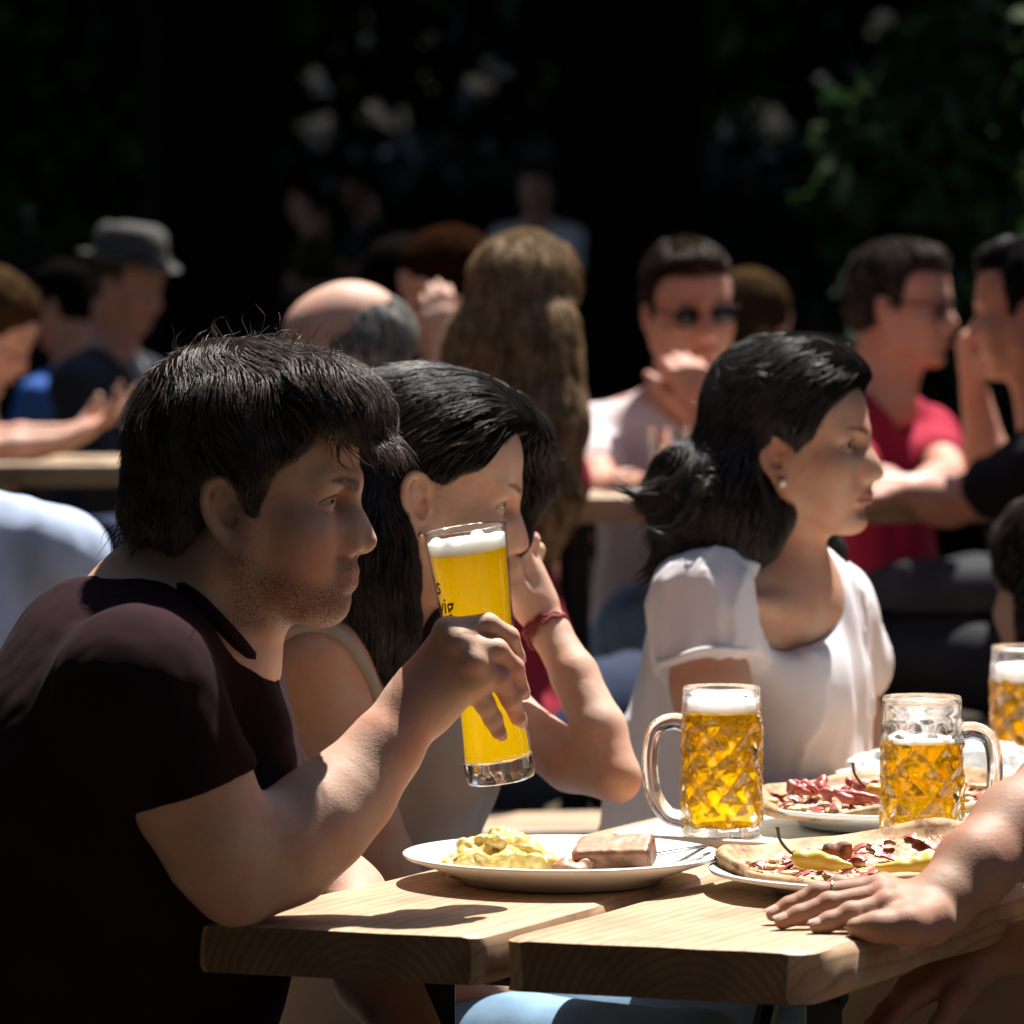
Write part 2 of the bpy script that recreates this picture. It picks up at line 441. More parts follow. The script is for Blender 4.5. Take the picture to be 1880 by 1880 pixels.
def ear_ops(S, fr, s, detail=True):
    # local ear frame: e1 forward in the plane of the ear, e2 outward, e3 up; leaning back
    A = rot_axes(0,-14,0); A = A @ rot_axes(0,0,-s*20)
    c = np.array((-.006,s*.0725,-.016))
    def q(u, w, v): return c+A @ np.array((u, s*w, v))
    S.ell(q(-.004,.002,.004), (.0155,.0062,.0295), .006, fr=fr, rot=A)
    S.ell(q(.001,.0,-.026), (.0085,.0050,.0095), .006, fr=fr, rot=A)
    if not detail: return
    S.ell(q(.000,.0095,-.002), (.0085,.0075,.0165), .004, '-', fr=fr, rot=A)    # bowl
    S.ell(q(-.0055,.0085,.017), (.0075,.0045,.0095), .004, '-', fr=fr, rot=A)
    rim = [(.010,.004,.008),(.0095,.006,.020),(.004,.007,.0285),(-.005,.0075,.0315),(-.0135,.0075,.026),(-.0175,.007,.014),(-.0175,.0065,.000),(-.013,.006,-.013),(-.006,.005,-.025),(.001,.004,-.0325),(.006,.003,-.028)]
    rr = [.0022,.0026,.003,.0032,.0032,.003,.0028,.0028,.0034,.0046,.004]
    R4 = spline([q(*r)*1000 for r in rim], 34)/1000; tt = np.linspace(0, len(rim)-1, 34)
    S.chain(list(R4), list(np.interp(tt, range(len(rim)), rr)), .0035, fr=fr)
    S.chain([q(*r) for r in ((-.004,.0035,.021),(-.0105,.005,.010),(-.0110,.0055,-.002),(-.0070,.0055,-.013),(.001,.0055,-.0185))], [.0018,.0026,.0026,.0026,.003], .003, fr=fr)   # inner fold
    S.ell(q(.0085,.005,-.0035), (.0042,.0036,.0062), .004, fr=fr, rot=A)          # tragus
    S.ell(q(.005,.009,-.006), (.0036,.006,.005), .003, '-', fr=fr, rot=A)
def eye_cut(S, fr, open_=.0058, sides=(1,-1), look=0.):
    """the almond opening between the lids"""
    for s in sides:
        y = EYE['y']
        pts = [(.0865,s*(y-.0135),-.0035), (.0885,s*(y-.007),-.0008), (.0885,s*(y+.002),.0003), (.0835,s*(y+.010),-.0004), (.0765,s*(y+.0155),-.0022)]
        r = [.0010, open_*.85, open_, open_*.85, .0012]
        S.chain(pts, r, .0012, fr=fr, mode='-')
def eye_mesh(name, fr, s, m_eye, parent, gaze=(1,0,-.15)):
    g = nrm(gaze); u = nrm(np.cross((0,0,1), g)); w = np.cross(g, u); A = np.stack([u, w, g], 1)
    n, m = 28, 36; V = []; F = []; M = []
    c = np.array((EYE['x'], s*EYE['y'], EYE['z'])); r = EYE['r']
    for i in range(m+1):
        t = math.pi*i/m
        rr = r*(1+.05*math.exp(-(t/.42)**4))
        for j in range(n):
            a = 2*math.pi*j/n; V.append(fr.w(c+A @ (rr*np.array((math.sin(t)*math.cos(a), math.sin(t)*math.sin(a), math.cos(t))))))
    for i in range(m):
        for j in range(n):
            F.append((i*n+j, i*n+(j+1)%n, (i+1)*n+(j+1)%n, (i+1)*n+j)); t = math.pi*(i+.5)/m
            M.append(2 if t < .24 else 1 if t < .56 else 0)
    b = MB(); b.V = V; b.F = F; b.M = M
    return b.build(name, m_eye, parent)
def head_mask(V, fr, lips=1., beard=0., brow=1., fem=0., browlift=0., browt=1.):
    """natural colouring painted on the head: r lips, g beard zone, b eyebrows"""
    L = fr.l(V); x, y, z = L[:,0], np.abs(L[:,1]), L[:,2]
    ss = lambda e0, e1, t: (lambda q: q*q*(3-2*q))(np.clip((t-e0)/(e1-e0), 0, 1))
    out = np.zeros((len(V),4), F32); out[:,3] = 1
    inh = (x > .0) & (np.abs(z) < .14) & (x < .2)
    cen = -.0702; wid = .0262
    half = (.0088+.0016*fem)*np.sqrt(np.clip(1-(y/wid)**2, 0, 1))
    lp = ss(1.12, .8, np.abs(z-cen+.0005)/np.maximum(half, 1e-4))*(y < wid)*(x > .078)
    out[:,0] = np.where(inh, lp*lips, 0)
    # eyebrow: arc from (y .010) to (.045)
    bz = .0150+.006*np.sin(np.clip((y-.008)/.040,0,1)*math.pi*.62)+browlift; bh = np.interp(y, [.006,.012,.03,.048], [.0032,.0046,.0036,.0012])*(1-.15*fem)*browt
    bw = ss(1.25,.6,np.abs(z-bz)/bh)*ss(.005,.010,y)*ss(.050,.042,y)*(x > .05)
    nz = .75+.25*vnoise(L*900)
    out[:,2] = np.where(inh, np.clip(bw*brow*nz*.95,0,1), 0)
    if beard:
        jawl = ss(-.040,-.062,z-.25*np.clip(.03-x,0,1))*ss(-.012,.012,x)*ss(-.135,-.115,z)
        hole = ss(.030,.046,np.sqrt(((y-.036)/1.0)**2+((z+.040)/1.0)**2))
        mus = ss(-.048,-.054,z)*ss(-.125,-.11,z)*(x > .07)*ss(.034,.024,y)
        g = np.maximum(jawl*hole, mus)*(1-lp)
        side = ss(-.005,.01,x)*ss(.035,.02,x)*(z > -.06)*(z < .0)*.55
        out[:,1] = np.where((np.abs(z) < .16) & (x < .125) & (y < .11), np.maximum(g, side)*beard, 0)
    return out
# ---------------------------------------------------------------- hair strands that run over the surface of a hair volume
def sample_surface(V, Q, n, keep=None, seed=1):
    r = np.random.default_rng(seed)
    a = np.linalg.norm(np.cross(V[Q[:,1]]-V[Q[:,0]], V[Q[:,3]]-V[Q[:,0]]), axis=1)
    if keep is not None: a = a*keep(V[Q].mean(1))
    i = r.choice(len(Q), n, p=a/a.sum()); u, v = r.random((2,n,1))
    q = V[Q[i]]; return (q[:,0]*(1-u)+q[:,1]*u)*(1-v)+(q[:,3]*(1-u)+q[:,2]*u)*v
def grow(S, roots, flow, n=10, length=.06, off=(-.004,.004), curl=.3, cscale=70, seed=1, lift=None, stick=1.):
    """flow(p, t) -> wished direction; off: (at the root, at the tip, may be arrays)"""
    r = np.random.default_rng(seed); N = len(roots)
    L = length*(.6+.8*r.random(N)) if np.isscalar(length) else length
    p = roots.astype(F32); g = S.grad(p); p = p+g*np.broadcast_to(off[0], (N,))[:,None]
    pts = [p]; jit = r.normal(0, .12, (N,3))
    for i in range(1, n):
        t = i/(n-1); g = S.grad(p)
        d = flow(p, t)+jit+curl*np.stack([vnoise(p*cscale, seed+k) for k in range(3)], -1)
        d = d-g*(d*g).sum(-1, keepdims=True)*stick
        d /= np.maximum(np.linalg.norm(d, axis=-1, keepdims=True), 1e-6)
        p = p+d*(L/(n-1))[:,None]
        if stick > 0:
            tgt = off[0]+(off[1]-off[0])*t**1.3
            e = S.eval(p); p = p+g*(np.clip(tgt-e, -.006, .006)*stick)[:,None]
        pts.append(p.astype(F32))
    return np.stack(pts, 1)
def tubes(pts, rad, sides=3, taper=.35):
    """pts (N,n,3) -> vertices and quads of thin tapering tubes"""
    N, n, _ = pts.shape; T = np.gradient(pts, axis=1); T /= np.maximum(np.linalg.norm(T, axis=-1, keepdims=True), 1e-9)
    ref = np.array((.31,.2,.93)); U = np.cross(T, ref); U /= np.maximum(np.linalg.norm(U, axis=-1, keepdims=True), 1e-6); W = np.cross(T, U)
    tt = np.linspace(0,1,n); prof = np.minimum(1, (1-tt)*(1-taper)*1.6+taper)
    R = (np.broadcast_to(np.asarray(rad, float), (N,))[:,None]*prof[None])[...,None]
    V = np.stack([pts+R*(math.cos(2*math.pi*k/sides)*U+math.sin(2*math.pi*k/sides)*W) for k in range(sides)], 2)
    idx = np.arange(N*n*sides).reshape(N, n, sides)
    a = idx[:,:-1]; b = idx[:,1:]
    F = np.stack([a, np.roll(a,-1,2), np.roll(b,-1,2), b], -1).reshape(-1,4)
    return V.reshape(-1,3), F
def join(parts):
    Vs, Fs, b = [], [], 0
    for V, F in parts: Vs.append(V); Fs.append(np.asarray(F)+b); b += len(V)
    return np.concatenate(Vs), np.concatenate(Fs)
def away_flow(fr, whorl, grav=.4, extra=(0,0,0)):
    w = fr.w(whorl); ex = fr.R @ np.asarray(extra, float)
    def f(p, t):
        d = p-w; d = d/np.maximum(np.linalg.norm(d, axis=-1, keepdims=True), .01)
        return d+np.array((0,0,-grav))*(.4+t)+ex
    return f
# ---------------------------------------------------------------- people
SK_M = skin_mat('skin_tan', (.54,.345,.255), beard=1, beardc=(.022,.015,.012))
SK_T = skin_mat('skin_deep_tan', (.36,.215,.15))
SK_W = skin_mat('skin_olive', (.57,.375,.28), lips=(.36,.13,.11))
SK_G = skin_mat('skin_brown', (.48,.295,.205), lips=(.30,.105,.09))
SK_P = skin_mat('skin_pale', (.56,.35,.27), beard=0)
SK_R = skin_mat('skin_ruddy', (.50,.27,.20), beard=0)
HAIR_BLACK = hair_mat('hair_black', (.034,.029,.028), .42, .5)
HAIR_DARK = hair_mat('hair_dark_brown', (.095,.072,.062), .42, .55)
HAIR_BROWN = hair_mat('hair_brown', (.06,.033,.02), .4)
HAIR_AUBURN = hair_mat('hair_auburn', (.10,.04,.02), .4)
HAIR_BLOND = hair_mat('hair_blond', (.26,.15,.075), .4)
HAIR_GREY = hair_mat('hair_grey', (.30,.28,.26), .45)
EYE_M = [mat('eye_white', (.40,.36,.33), .25), mat('iris_brown', (.035,.018,.010), .12), mat('pupil', (.004,.004,.004), .1)]
JEAN_NAVY = cloth_mat('denim_navy', (.022,.032,.065)); JEAN_LIGHT = cloth_mat('denim_light', (.22,.36,.52)); JEAN_GREY = cloth_mat('denim_charcoal', (.035,.037,.042))
SHOE = mat('shoe_leather', (.05,.035,.028), .5)
def ground_z(D):
    return float(np.interp(D, [-60,6.2,7.7,10,16,25,35,48,70], [0,0,.16,.26,.5,.85,1.25,4.5,16]))

HAIR_BASE = {}
def nail(p, tip, d, n, r, m):
    """finger nail: tip joint, finger direction, direction the nail faces"""
    d = nrm(d); n = nrm(n-d*np.dot(n,d)); t = np.cross(d,n); b = MB(); V = []; F = []
    for lay in (0,1):
        for i in range(6):
            for j in range(7):
                u = (i/5-.45)*1.75*r; a = (j/6-.5)*1.9; w = (1.0 if i < 4 else .92 if i == 4 else .70); V.append(tip+d*u+(t*math.sin(a)*w+n*math.cos(a))*(r*(1.0+.055*(1-lay)))-n*.0003*lay)
    for lay in (0,1):
        for i in range(5):
            for j in range(6):
                o = lay*42; q = (o+i*7+j, o+i*7+j+1, o+(i+1)*7+j+1, o+(i+1)*7+j); F.append(q if not lay else q[::-1])
    b.add(V, F); return p.mb('fingernail', b, m)
NAIL = mat('fingernail', (.62,.40,.33), .25)
class Person:
    def __init__(s, label, base, group=None): s.label = label; s.base = np.asarray(base, float); s.group = group; s.body = None
    def skin(s, V, Q, m, attr=None):
        if attr is None: attr = np.tile(np.array((0,0,0,1), F32), (len(V),1))
        s.body = new_obj('person', mesh_from(V-s.base, Q, [m], attr=attr), None, s.base)
        tag(s.body, s.label, 'person', s.group); bpy.context.view_layer.update(); return s.body
    def part(s, name, V, Q, m, label=None, smooth=True):
        o = bpy.data.objects.new(name, mesh_from(V-s.base, Q, m if isinstance(m, list) else [m], smooth=smooth)); COL.objects.link(o); o.parent = s.body
        if label: o['label'] = label
        return o
    def hair(s, parts, m, label=None):
        V, Q = join(parts); mi = np.ones(len(Q), np.int32); mi[:len(parts[0][1])] = 0
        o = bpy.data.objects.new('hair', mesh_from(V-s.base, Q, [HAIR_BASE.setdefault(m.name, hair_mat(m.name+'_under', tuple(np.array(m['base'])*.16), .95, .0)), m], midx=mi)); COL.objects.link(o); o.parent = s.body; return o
    def mb(s, name, b, m, label=None, smooth=True, sharp=None):
        o = b.build(name, m, None, smooth, sharp=sharp)
        o.data.transform(Matrix.Translation(-Vector(s.base))); o.parent = s.body
        if label: o['label'] = label
        return o
FING_L = [(.043,.025,.021), (.047,.029,.022), (.044,.027,.021), (.034,.020,.018)]
def hand_ops(S, W, f, n, thumb, curl=(20,25,15), sz=1., spread=.0, k=.006, thumb_in=.35, rw=.024):
    """wrist W, finger direction f, n = where the palm faces, thumb = +1/-1 along cross(n,f)"""
    f = nrm(f); n = nrm(np.asarray(n, float)-f*np.dot(n, f)); t = np.cross(n, f)*thumb; W = np.asarray(W, float)
    off = [.0285,.0095,-.0095,-.027]; fwd = [.088,.091,.086,.078]
    tips = []
    for i in range(4):
        M = W+(f*fwd[i]+t*off[i])*sz
        S.cone(W+t*off[i]*.55*sz, M, .0135*sz, .0105*sz, .012)
        a = 0; p = M; r = [.0094,.0086,.0076,.0064]; d0 = nrm(f+t*off[i]*spread*10)
        pts = [M]
        for j in range(3):
            cj = curl[j] if np.isscalar(curl[j]) else curl[j][i]
            a += math.radians(cj); d = d0*math.cos(a)+n*math.sin(a); p = p+d*FING_L[i][j]*sz; pts.append(p)
        sc = sz*(.86 if i == 3 else 1.)
        S.chain(pts, [q*sc for q in r], .004); tips.append(p)
    S.cone(W-n*.002*sz, W+(f*.05)*sz, rw*.62*sz, .017*sz, .015)
    b = W+(f*.018+t*.020+n*.006)*sz; m1 = W+(f*.050+t*.043+n*.014)*sz; dd = nrm(f*.75+t*(.75-thumb_in)+n*thumb_in); m2 = m1+dd*.034*sz; m3 = m2+nrm(dd+n*.3)*.024*sz
    S.chain([b, m1, m2, m3], [.0155*sz,.0125*sz,.0102*sz,.0082*sz], .008)
    return tips
def legs_ops(S, pel, fwd, lat, gz, thigh=.42, knee_z=.53, r=1., knee_fwd=(0,0), split=.09):
    for i, s in enumerate((1,-1)):
        hip = pel+lat*s*.085; kn = pel+lat*s*split*(1+.2*i)+fwd*(thigh+knee_fwd[i]); kn[2] = gz+knee_z
        an = kn-fwd*.04; an[2] = gz+.09
        S.chain([hip, lerp(hip,kn,.5)+np.array((0,0,.012)), kn], [.088*r,.076*r,.058*r], .02)
        S.chain([kn, lerp(kn,an,.35)-fwd*.012, an], [.056*r,.056*r,.042*r], .02)
    S.ell(pel, (.15,.17,.11), .03, fr=Frame((0,0,0), np.stack([fwd,lat,np.array((0,0,1.))],1)))
def shoes(p, pel, fwd, lat, gz, thigh=.42, split=.09):
    for i, s in enumerate((1,-1)):
        S = Sculpt(); kn = pel+lat*s*split*(1+.2*i)+fwd*(thigh-.04); kn[2] = gz+.045
        S.cone(kn-fwd*.05, kn+fwd*.12, .042, .036, .01); S.plane(kn+np.array((0,0,-.044)), (0,0,-1), .002); S.cone(kn, kn+np.array((0,0,.06)), .045, .043, .02)
        V, Q = S.mesh(.006); p.part('shoe', V, Q, SHOE)
def fold(amp, scale, seed=3, st=(1,1,1)):
    st = np.asarray(st, F32)
    return lambda p: amp*(vnoise(p*scale*st, seed)+.5*vnoise(p*scale*2.1*st, seed+5))
def lash(b_mask, V, fr, open_=.0058):
    L = fr.l(V); y = np.abs(L[:,1]); u = (y-EYE['y'])
    zt = -.0004-.9*u*u*12+open_*np.sqrt(np.clip(1-(u/.0155)**2, 0, 1))
    d = np.abs(L[:,2]-zt); m = (d < .0021) & (np.abs(u) < .0165) & (L[:,0] > .068) & (L[:,0] < .1)
    b_mask[m,2] = np.maximum(b_mask[m,2], .85); return b_mask

# ================================================================ the man with the beer glass
def build_man():
    fr = head_frame(P(465,903,4.0), -12, 4, 0, .935); fh = head_frame(P(458,903,4.0), -12, 4, 0, 1.0)
    f2 = np.array((.90,-.44,0)); l2 = np.array((.44,.90,0)); up = np.array((0,0,1.)); tf = Frame((0,0,0), np.stack([f2,l2,up],1))
    p = Person('man with dark tousled hair and stubble in a black t-shirt, raising a tall beer glass', (P(60,2150,4.05)[0], 4.05, 0))
    S = Sculpt(); head_ops(S, fr, 0., mouth=-1, jaw=1.04)
    S.ell((.070,0,-.080), (.025,.030,.030), .02, fr=fr)
    S.cone(fr.w((-.030,0,-.055)), P(335,1150,4.02), .055, .062, .03)
    S.cone(fr.w((.006,0,-.080)), P(372,1185,4.0), .037, .044, .03)
    S.cone(P(385,1160,3.97), P(430,1210,3.985), .016, .016, .03)
    for s in (1,-1): S.cone(fr.w((-.02,s*.060,-.060)), P(430,1190,4.0)+l2*s*.02, .012, .010, .02)
    # right arm (towards the camera), resting on its elbow
    arm = [((250,1265,3.84),.052), ((302,1372,3.842),.049), ((352,1455,3.86),.0495), ((405,1555,3.875),.0455), ((438,1620,3.885),.035)]
    S.chain([P(*a) for a,_ in arm], [r for _,r in arm], .02)
    fa = [((440,1612,3.885),.036), ((520,1560,3.90),.0450), ((588,1503,3.92),.0425), ((645,1450,3.94),.0365), ((705,1375,3.955),.0295), ((762,1296,3.97),.0255), ((790,1270,3.975),.0235)]
    S.chain([P(*a) for a,_ in fa], [r for _,r in fa], .018)
    S.cone(P(395,1530,3.85), P(470,1545,3.875), .034, .030, .02)
    # hand closed round the glass
    F = [[(824,1160,3.968,.0120),(896,1147,3.974,.0098),(934,1170,3.983,.0090),(948,1203,3.995,.0072)],
         [(846,1184,3.958,.0120),(912,1194,3.966,.0098),(943,1226,3.979,.0090),(956,1266,3.990,.0074)],
         [(868,1220,3.954,.0118),(916,1247,3.966,.0095),(938,1283,3.977,.0088),(951,1318,3.988,.0072)],
         [(868,1256,3.958,.0110),(890,1293,3.966,.0088),(905,1320,3.973,.0080),(915,1344,3.978,.0066)]]
    roots = [(772,1245,3.975),(780,1268,3.968),(788,1290,3.966),(796,1305,3.968)]
    for fg, rt in zip(F, roots):
        S.cone(P(*rt), P(*fg[0][:3]), .0165, fg[0][3], .014)
        S.chain([P(*q[:3]) for q in fg], [q[3] for q in fg], .0035)
        S.ell(P(fg[0][0]-2,fg[0][1]-2,fg[0][2]-.004), .0105, .008)
        d = nrm(P(*fg[3][:3])-P(*fg[2][:3])); S.ell(P(*fg[3][:3])+d*.000+np.array((.002,-.004,.0)), (.0052,.0045,.0062), .002)
    S.chain([P(785,1262,3.985),P(815,1215,4.015),P(858,1178,4.055),P(905,1168,4.065)], [.018,.0145,.0115,.0085], .008)
    # left arm hanging down beside the table
    S.chain([P(382,1280,4.17),P(535,1570,4.20),P(632,1660,4.19)], [.05,.045,.036], .02)
    S.chain([P(632,1650,4.19),P(690,1790,4.10),P(772,1930,4.02)], [.038,.036,.026], .015)
    hand_ops(S, P(782,1945,4.015), (.85,-.25,-.35), (0,0,-1), -1)
    S.ell(P(300,1270,4.02), (.09,.13,.13), .05, fr=tf)
    eye_cut(S, fr, .0040)
    lo, hi = fr.w((0,0,0))-.13, fr.w((0,0,0))+.14
    hl, hh = P(760,1400,3.94), P(990,1110,4.02)
    V, Q = S.mesh(.0042, fine=[(lo, hi, .0019), (np.minimum(hl,hh), np.maximum(hl,hh), .0019)]); V = relax(V, Q, 1, .35)
    m = lash(head_mask(V, fr, lips=.6, beard=.85, brow=1.1, browlift=-.0025, browt=1.3), V, fr, .0046)
    p.skin(V, Q, SK_M, m)
    for s in (1,-1): eye_mesh('eye', fr, s, EYE_M, p.body, (1,.0,-.28))
    for fg in F:
        a_, b_ = P(*fg[2][:3]), P(*fg[3][:3]); nail(p, b_, b_-a_, np.array((.45,-1,.25)), fg[3][3], NAIL)
    # t-shirt
    S = Sculpt()
    S.ell(P(255,1405,4.0), (.108,.180,.150), .05, fr=tf)
    S.ell(P(258,1205,4.04), (.088,.125,.066), .06, fr=tf, rot=rot_axes(0,40,0))
    S.ell(P(215,1600,4.02), (.150,.185,.20), .06, fr=tf); S.ell(P(120,1880,4.03), (.165,.185,.20), .06, fr=tf); S.ell(P(70,2080,4.05), (.165,.19,.10), .05, fr=tf)
    S.cone(P(315,1160,4.0), P(242,1270,3.835), .046, .058, .05); S.cone(P(335,1165,4.04), P(375,1262,4.16), .046, .054, .05)
    S.cone(P(375,1272,4.16), P(492,1480,4.19), .058, .054, .03)
    S.cone(P(378,1245,4.0), P(415,1420,4.0), .042, .046, .05)
    S.cone(P(455,1330,3.97), P(470,1450,3.96), .02, .026, .04)
    ax = nrm(P(405,1555,3.875)-P(300,1370,3.84)); hem = P(352,1447,3.852)
    S.sleeve(P(248,1265,3.836), hem, 0.066, .0605, nrm(np.array((.30,.05,-.95))), .03)
    S.cone(P(330,1150,4.02), P(470,1080,3.99), .070, .074, .01, '-')               # neck opening
    S.cone(P(335,1160,4.02), P(300,1000,4.04), .066, .085, .012, '-')
    def crease(q):
        u = q @ np.array([[.75,.2,.6],[.2,.9,-.3],[-.62,.35,.7]],F32); rd = 1-np.abs(vnoise(u*np.array((34,12,12),F32), 8))*2
        return .0035*vnoise(q*np.array((16,16,9),F32), 3)-.0055*np.clip(rd,0,1)**2*np.clip(.5+vnoise(q*np.array((7,7,7),F32), 12),0,1)+.001*vnoise(q*np.array((70,90,60),F32), 9)
    S.disp = crease
    V, Q = S.mesh(.0042); V = relax(V, Q, 1)
    sh = cloth_mat('cotton_maroon_black', (.017,.0045,.007), .3, .95)
    o = p.part('t_shirt', V, Q, sh)
    b = MB(); ring = [P(246,1042,4.06),P(300,1062,3.965),P(360,1100,3.93),P(420,1160,3.935),P(462,1208,3.965),P(470,1212,4.0),P(455,1180,4.06),P(400,1120,4.11),P(310,1060,4.12),P(262,1040,4.10)]
    rg = spline(ring+[ring[0]], 60)[:-1]; b.tube(list(rg), .0068, 8, closed=True, sq=1.0)
    p.mb('collar', b, sh)
    # jeans and shoes
    S = Sculpt(); pel = P(60,2150,4.05); legs_ops(S, pel, f2, l2, 0); V, Q = S.mesh(.008); p.part('jeans', V, Q, JEAN_NAVY); shoes(p, pel, f2, l2, 0)
    # hair
    S = Sculpt()
    S.ell((-.010,0,.050), (.100,.084,.085), .02, fr=fh)
    S.ell((-.046,0,-.018), (.066,.072,.062), .03, fr=fh)
    S.ell((.062,0,.082), (.050,.058,.036), .03, fr=fh)
    S.ell((.085,0,.070), (.033,.050,.026), .02, fr=fh)
    for s in (1,-1): S.cone((.012,s*.071,.02), (.018,s*.071,-.018), .012, .005, .01, fr=fr); S.ell((-.018,s*.066,.02), (.05,.020,.035), .02, fr=fr)
    S.ell((.103,0,-.030), (.083,.2,.092), .018, '-', fr=fr)
    for s in (1,-1): S.ell((-.006,s*.086,-.018), (.0225,.030,.036), .010, '-', fr=fr); S.ell((.02,s*.08,-.055), (.035,.03,.04), .012, '-', fr=fr)
    vol = S
    vol.disp = lambda q: .004*vnoise(q*np.array((38,38,38),F32), 4)
    V, Q = S.mesh(.0035); V = relax(V, Q, 2)
    parts = [(V, Q)]
    roots = sample_surface(V, Q, 21000, keep=lambda c: (fr.l(c)[:,2] > -.09)*1., seed=2)
    r = np.random.default_rng(5)
    ol = r.uniform(-.001,.006,len(roots))
    loc = fr.l(roots); top = np.clip((loc[:,2]-.06)/.06, 0, 1)
    pts = grow(vol, roots, away_flow(fh, (-.055,.01,.125), .55), 11, .055, (-.004, ol), 1.05, 38, 3)
    parts.append(tubes(pts, r.uniform(.00028,.00062,len(roots))))
    # fringe locks and flyaways
    fz = sample_surface(V, Q, 700, keep=lambda c: ((fr.l(c)[:,0] > .075) & (fr.l(c)[:,2] > .06) & (np.abs(fr.l(c)[:,1]) < .06))*1., seed=8)
    fl = fr.R @ np.array((.55,-.1,-.85))
    pts = grow(vol, fz, lambda q, t: fl+0*q, 9, .050, (-.003,.002), .45, 60, 4, stick=.35); parts.append(tubes(pts, .0007, taper=.15))
    fw = sample_surface(V, Q, 220, keep=lambda c: (fr.l(c)[:,2] > .085)*1., seed=9); upv = fr.R @ np.array((.25,0,.8))
    pts = grow(vol, fw, lambda q, t: upv+0*q, 10, .028, (-.003,.01), 1.5, 60, 5, stick=0.); parts.append(tubes(pts, .00035))
    bk = sample_surface(V, Q, 300, keep=lambda c: ((fr.l(c)[:,2] < -.03) & (fr.l(c)[:,0] < -.05))*1., seed=10); dn = fr.R @ np.array((-.45,0,-.8))
    pts = grow(vol, bk, lambda q, t: dn+0*q, 9, .030, (-.003,.008), 1.0, 60, 6, stick=0.); parts.append(tubes(pts, .0005))
    p.hair(parts, HAIR_DARK)
    # eyebrow hairs
    return p

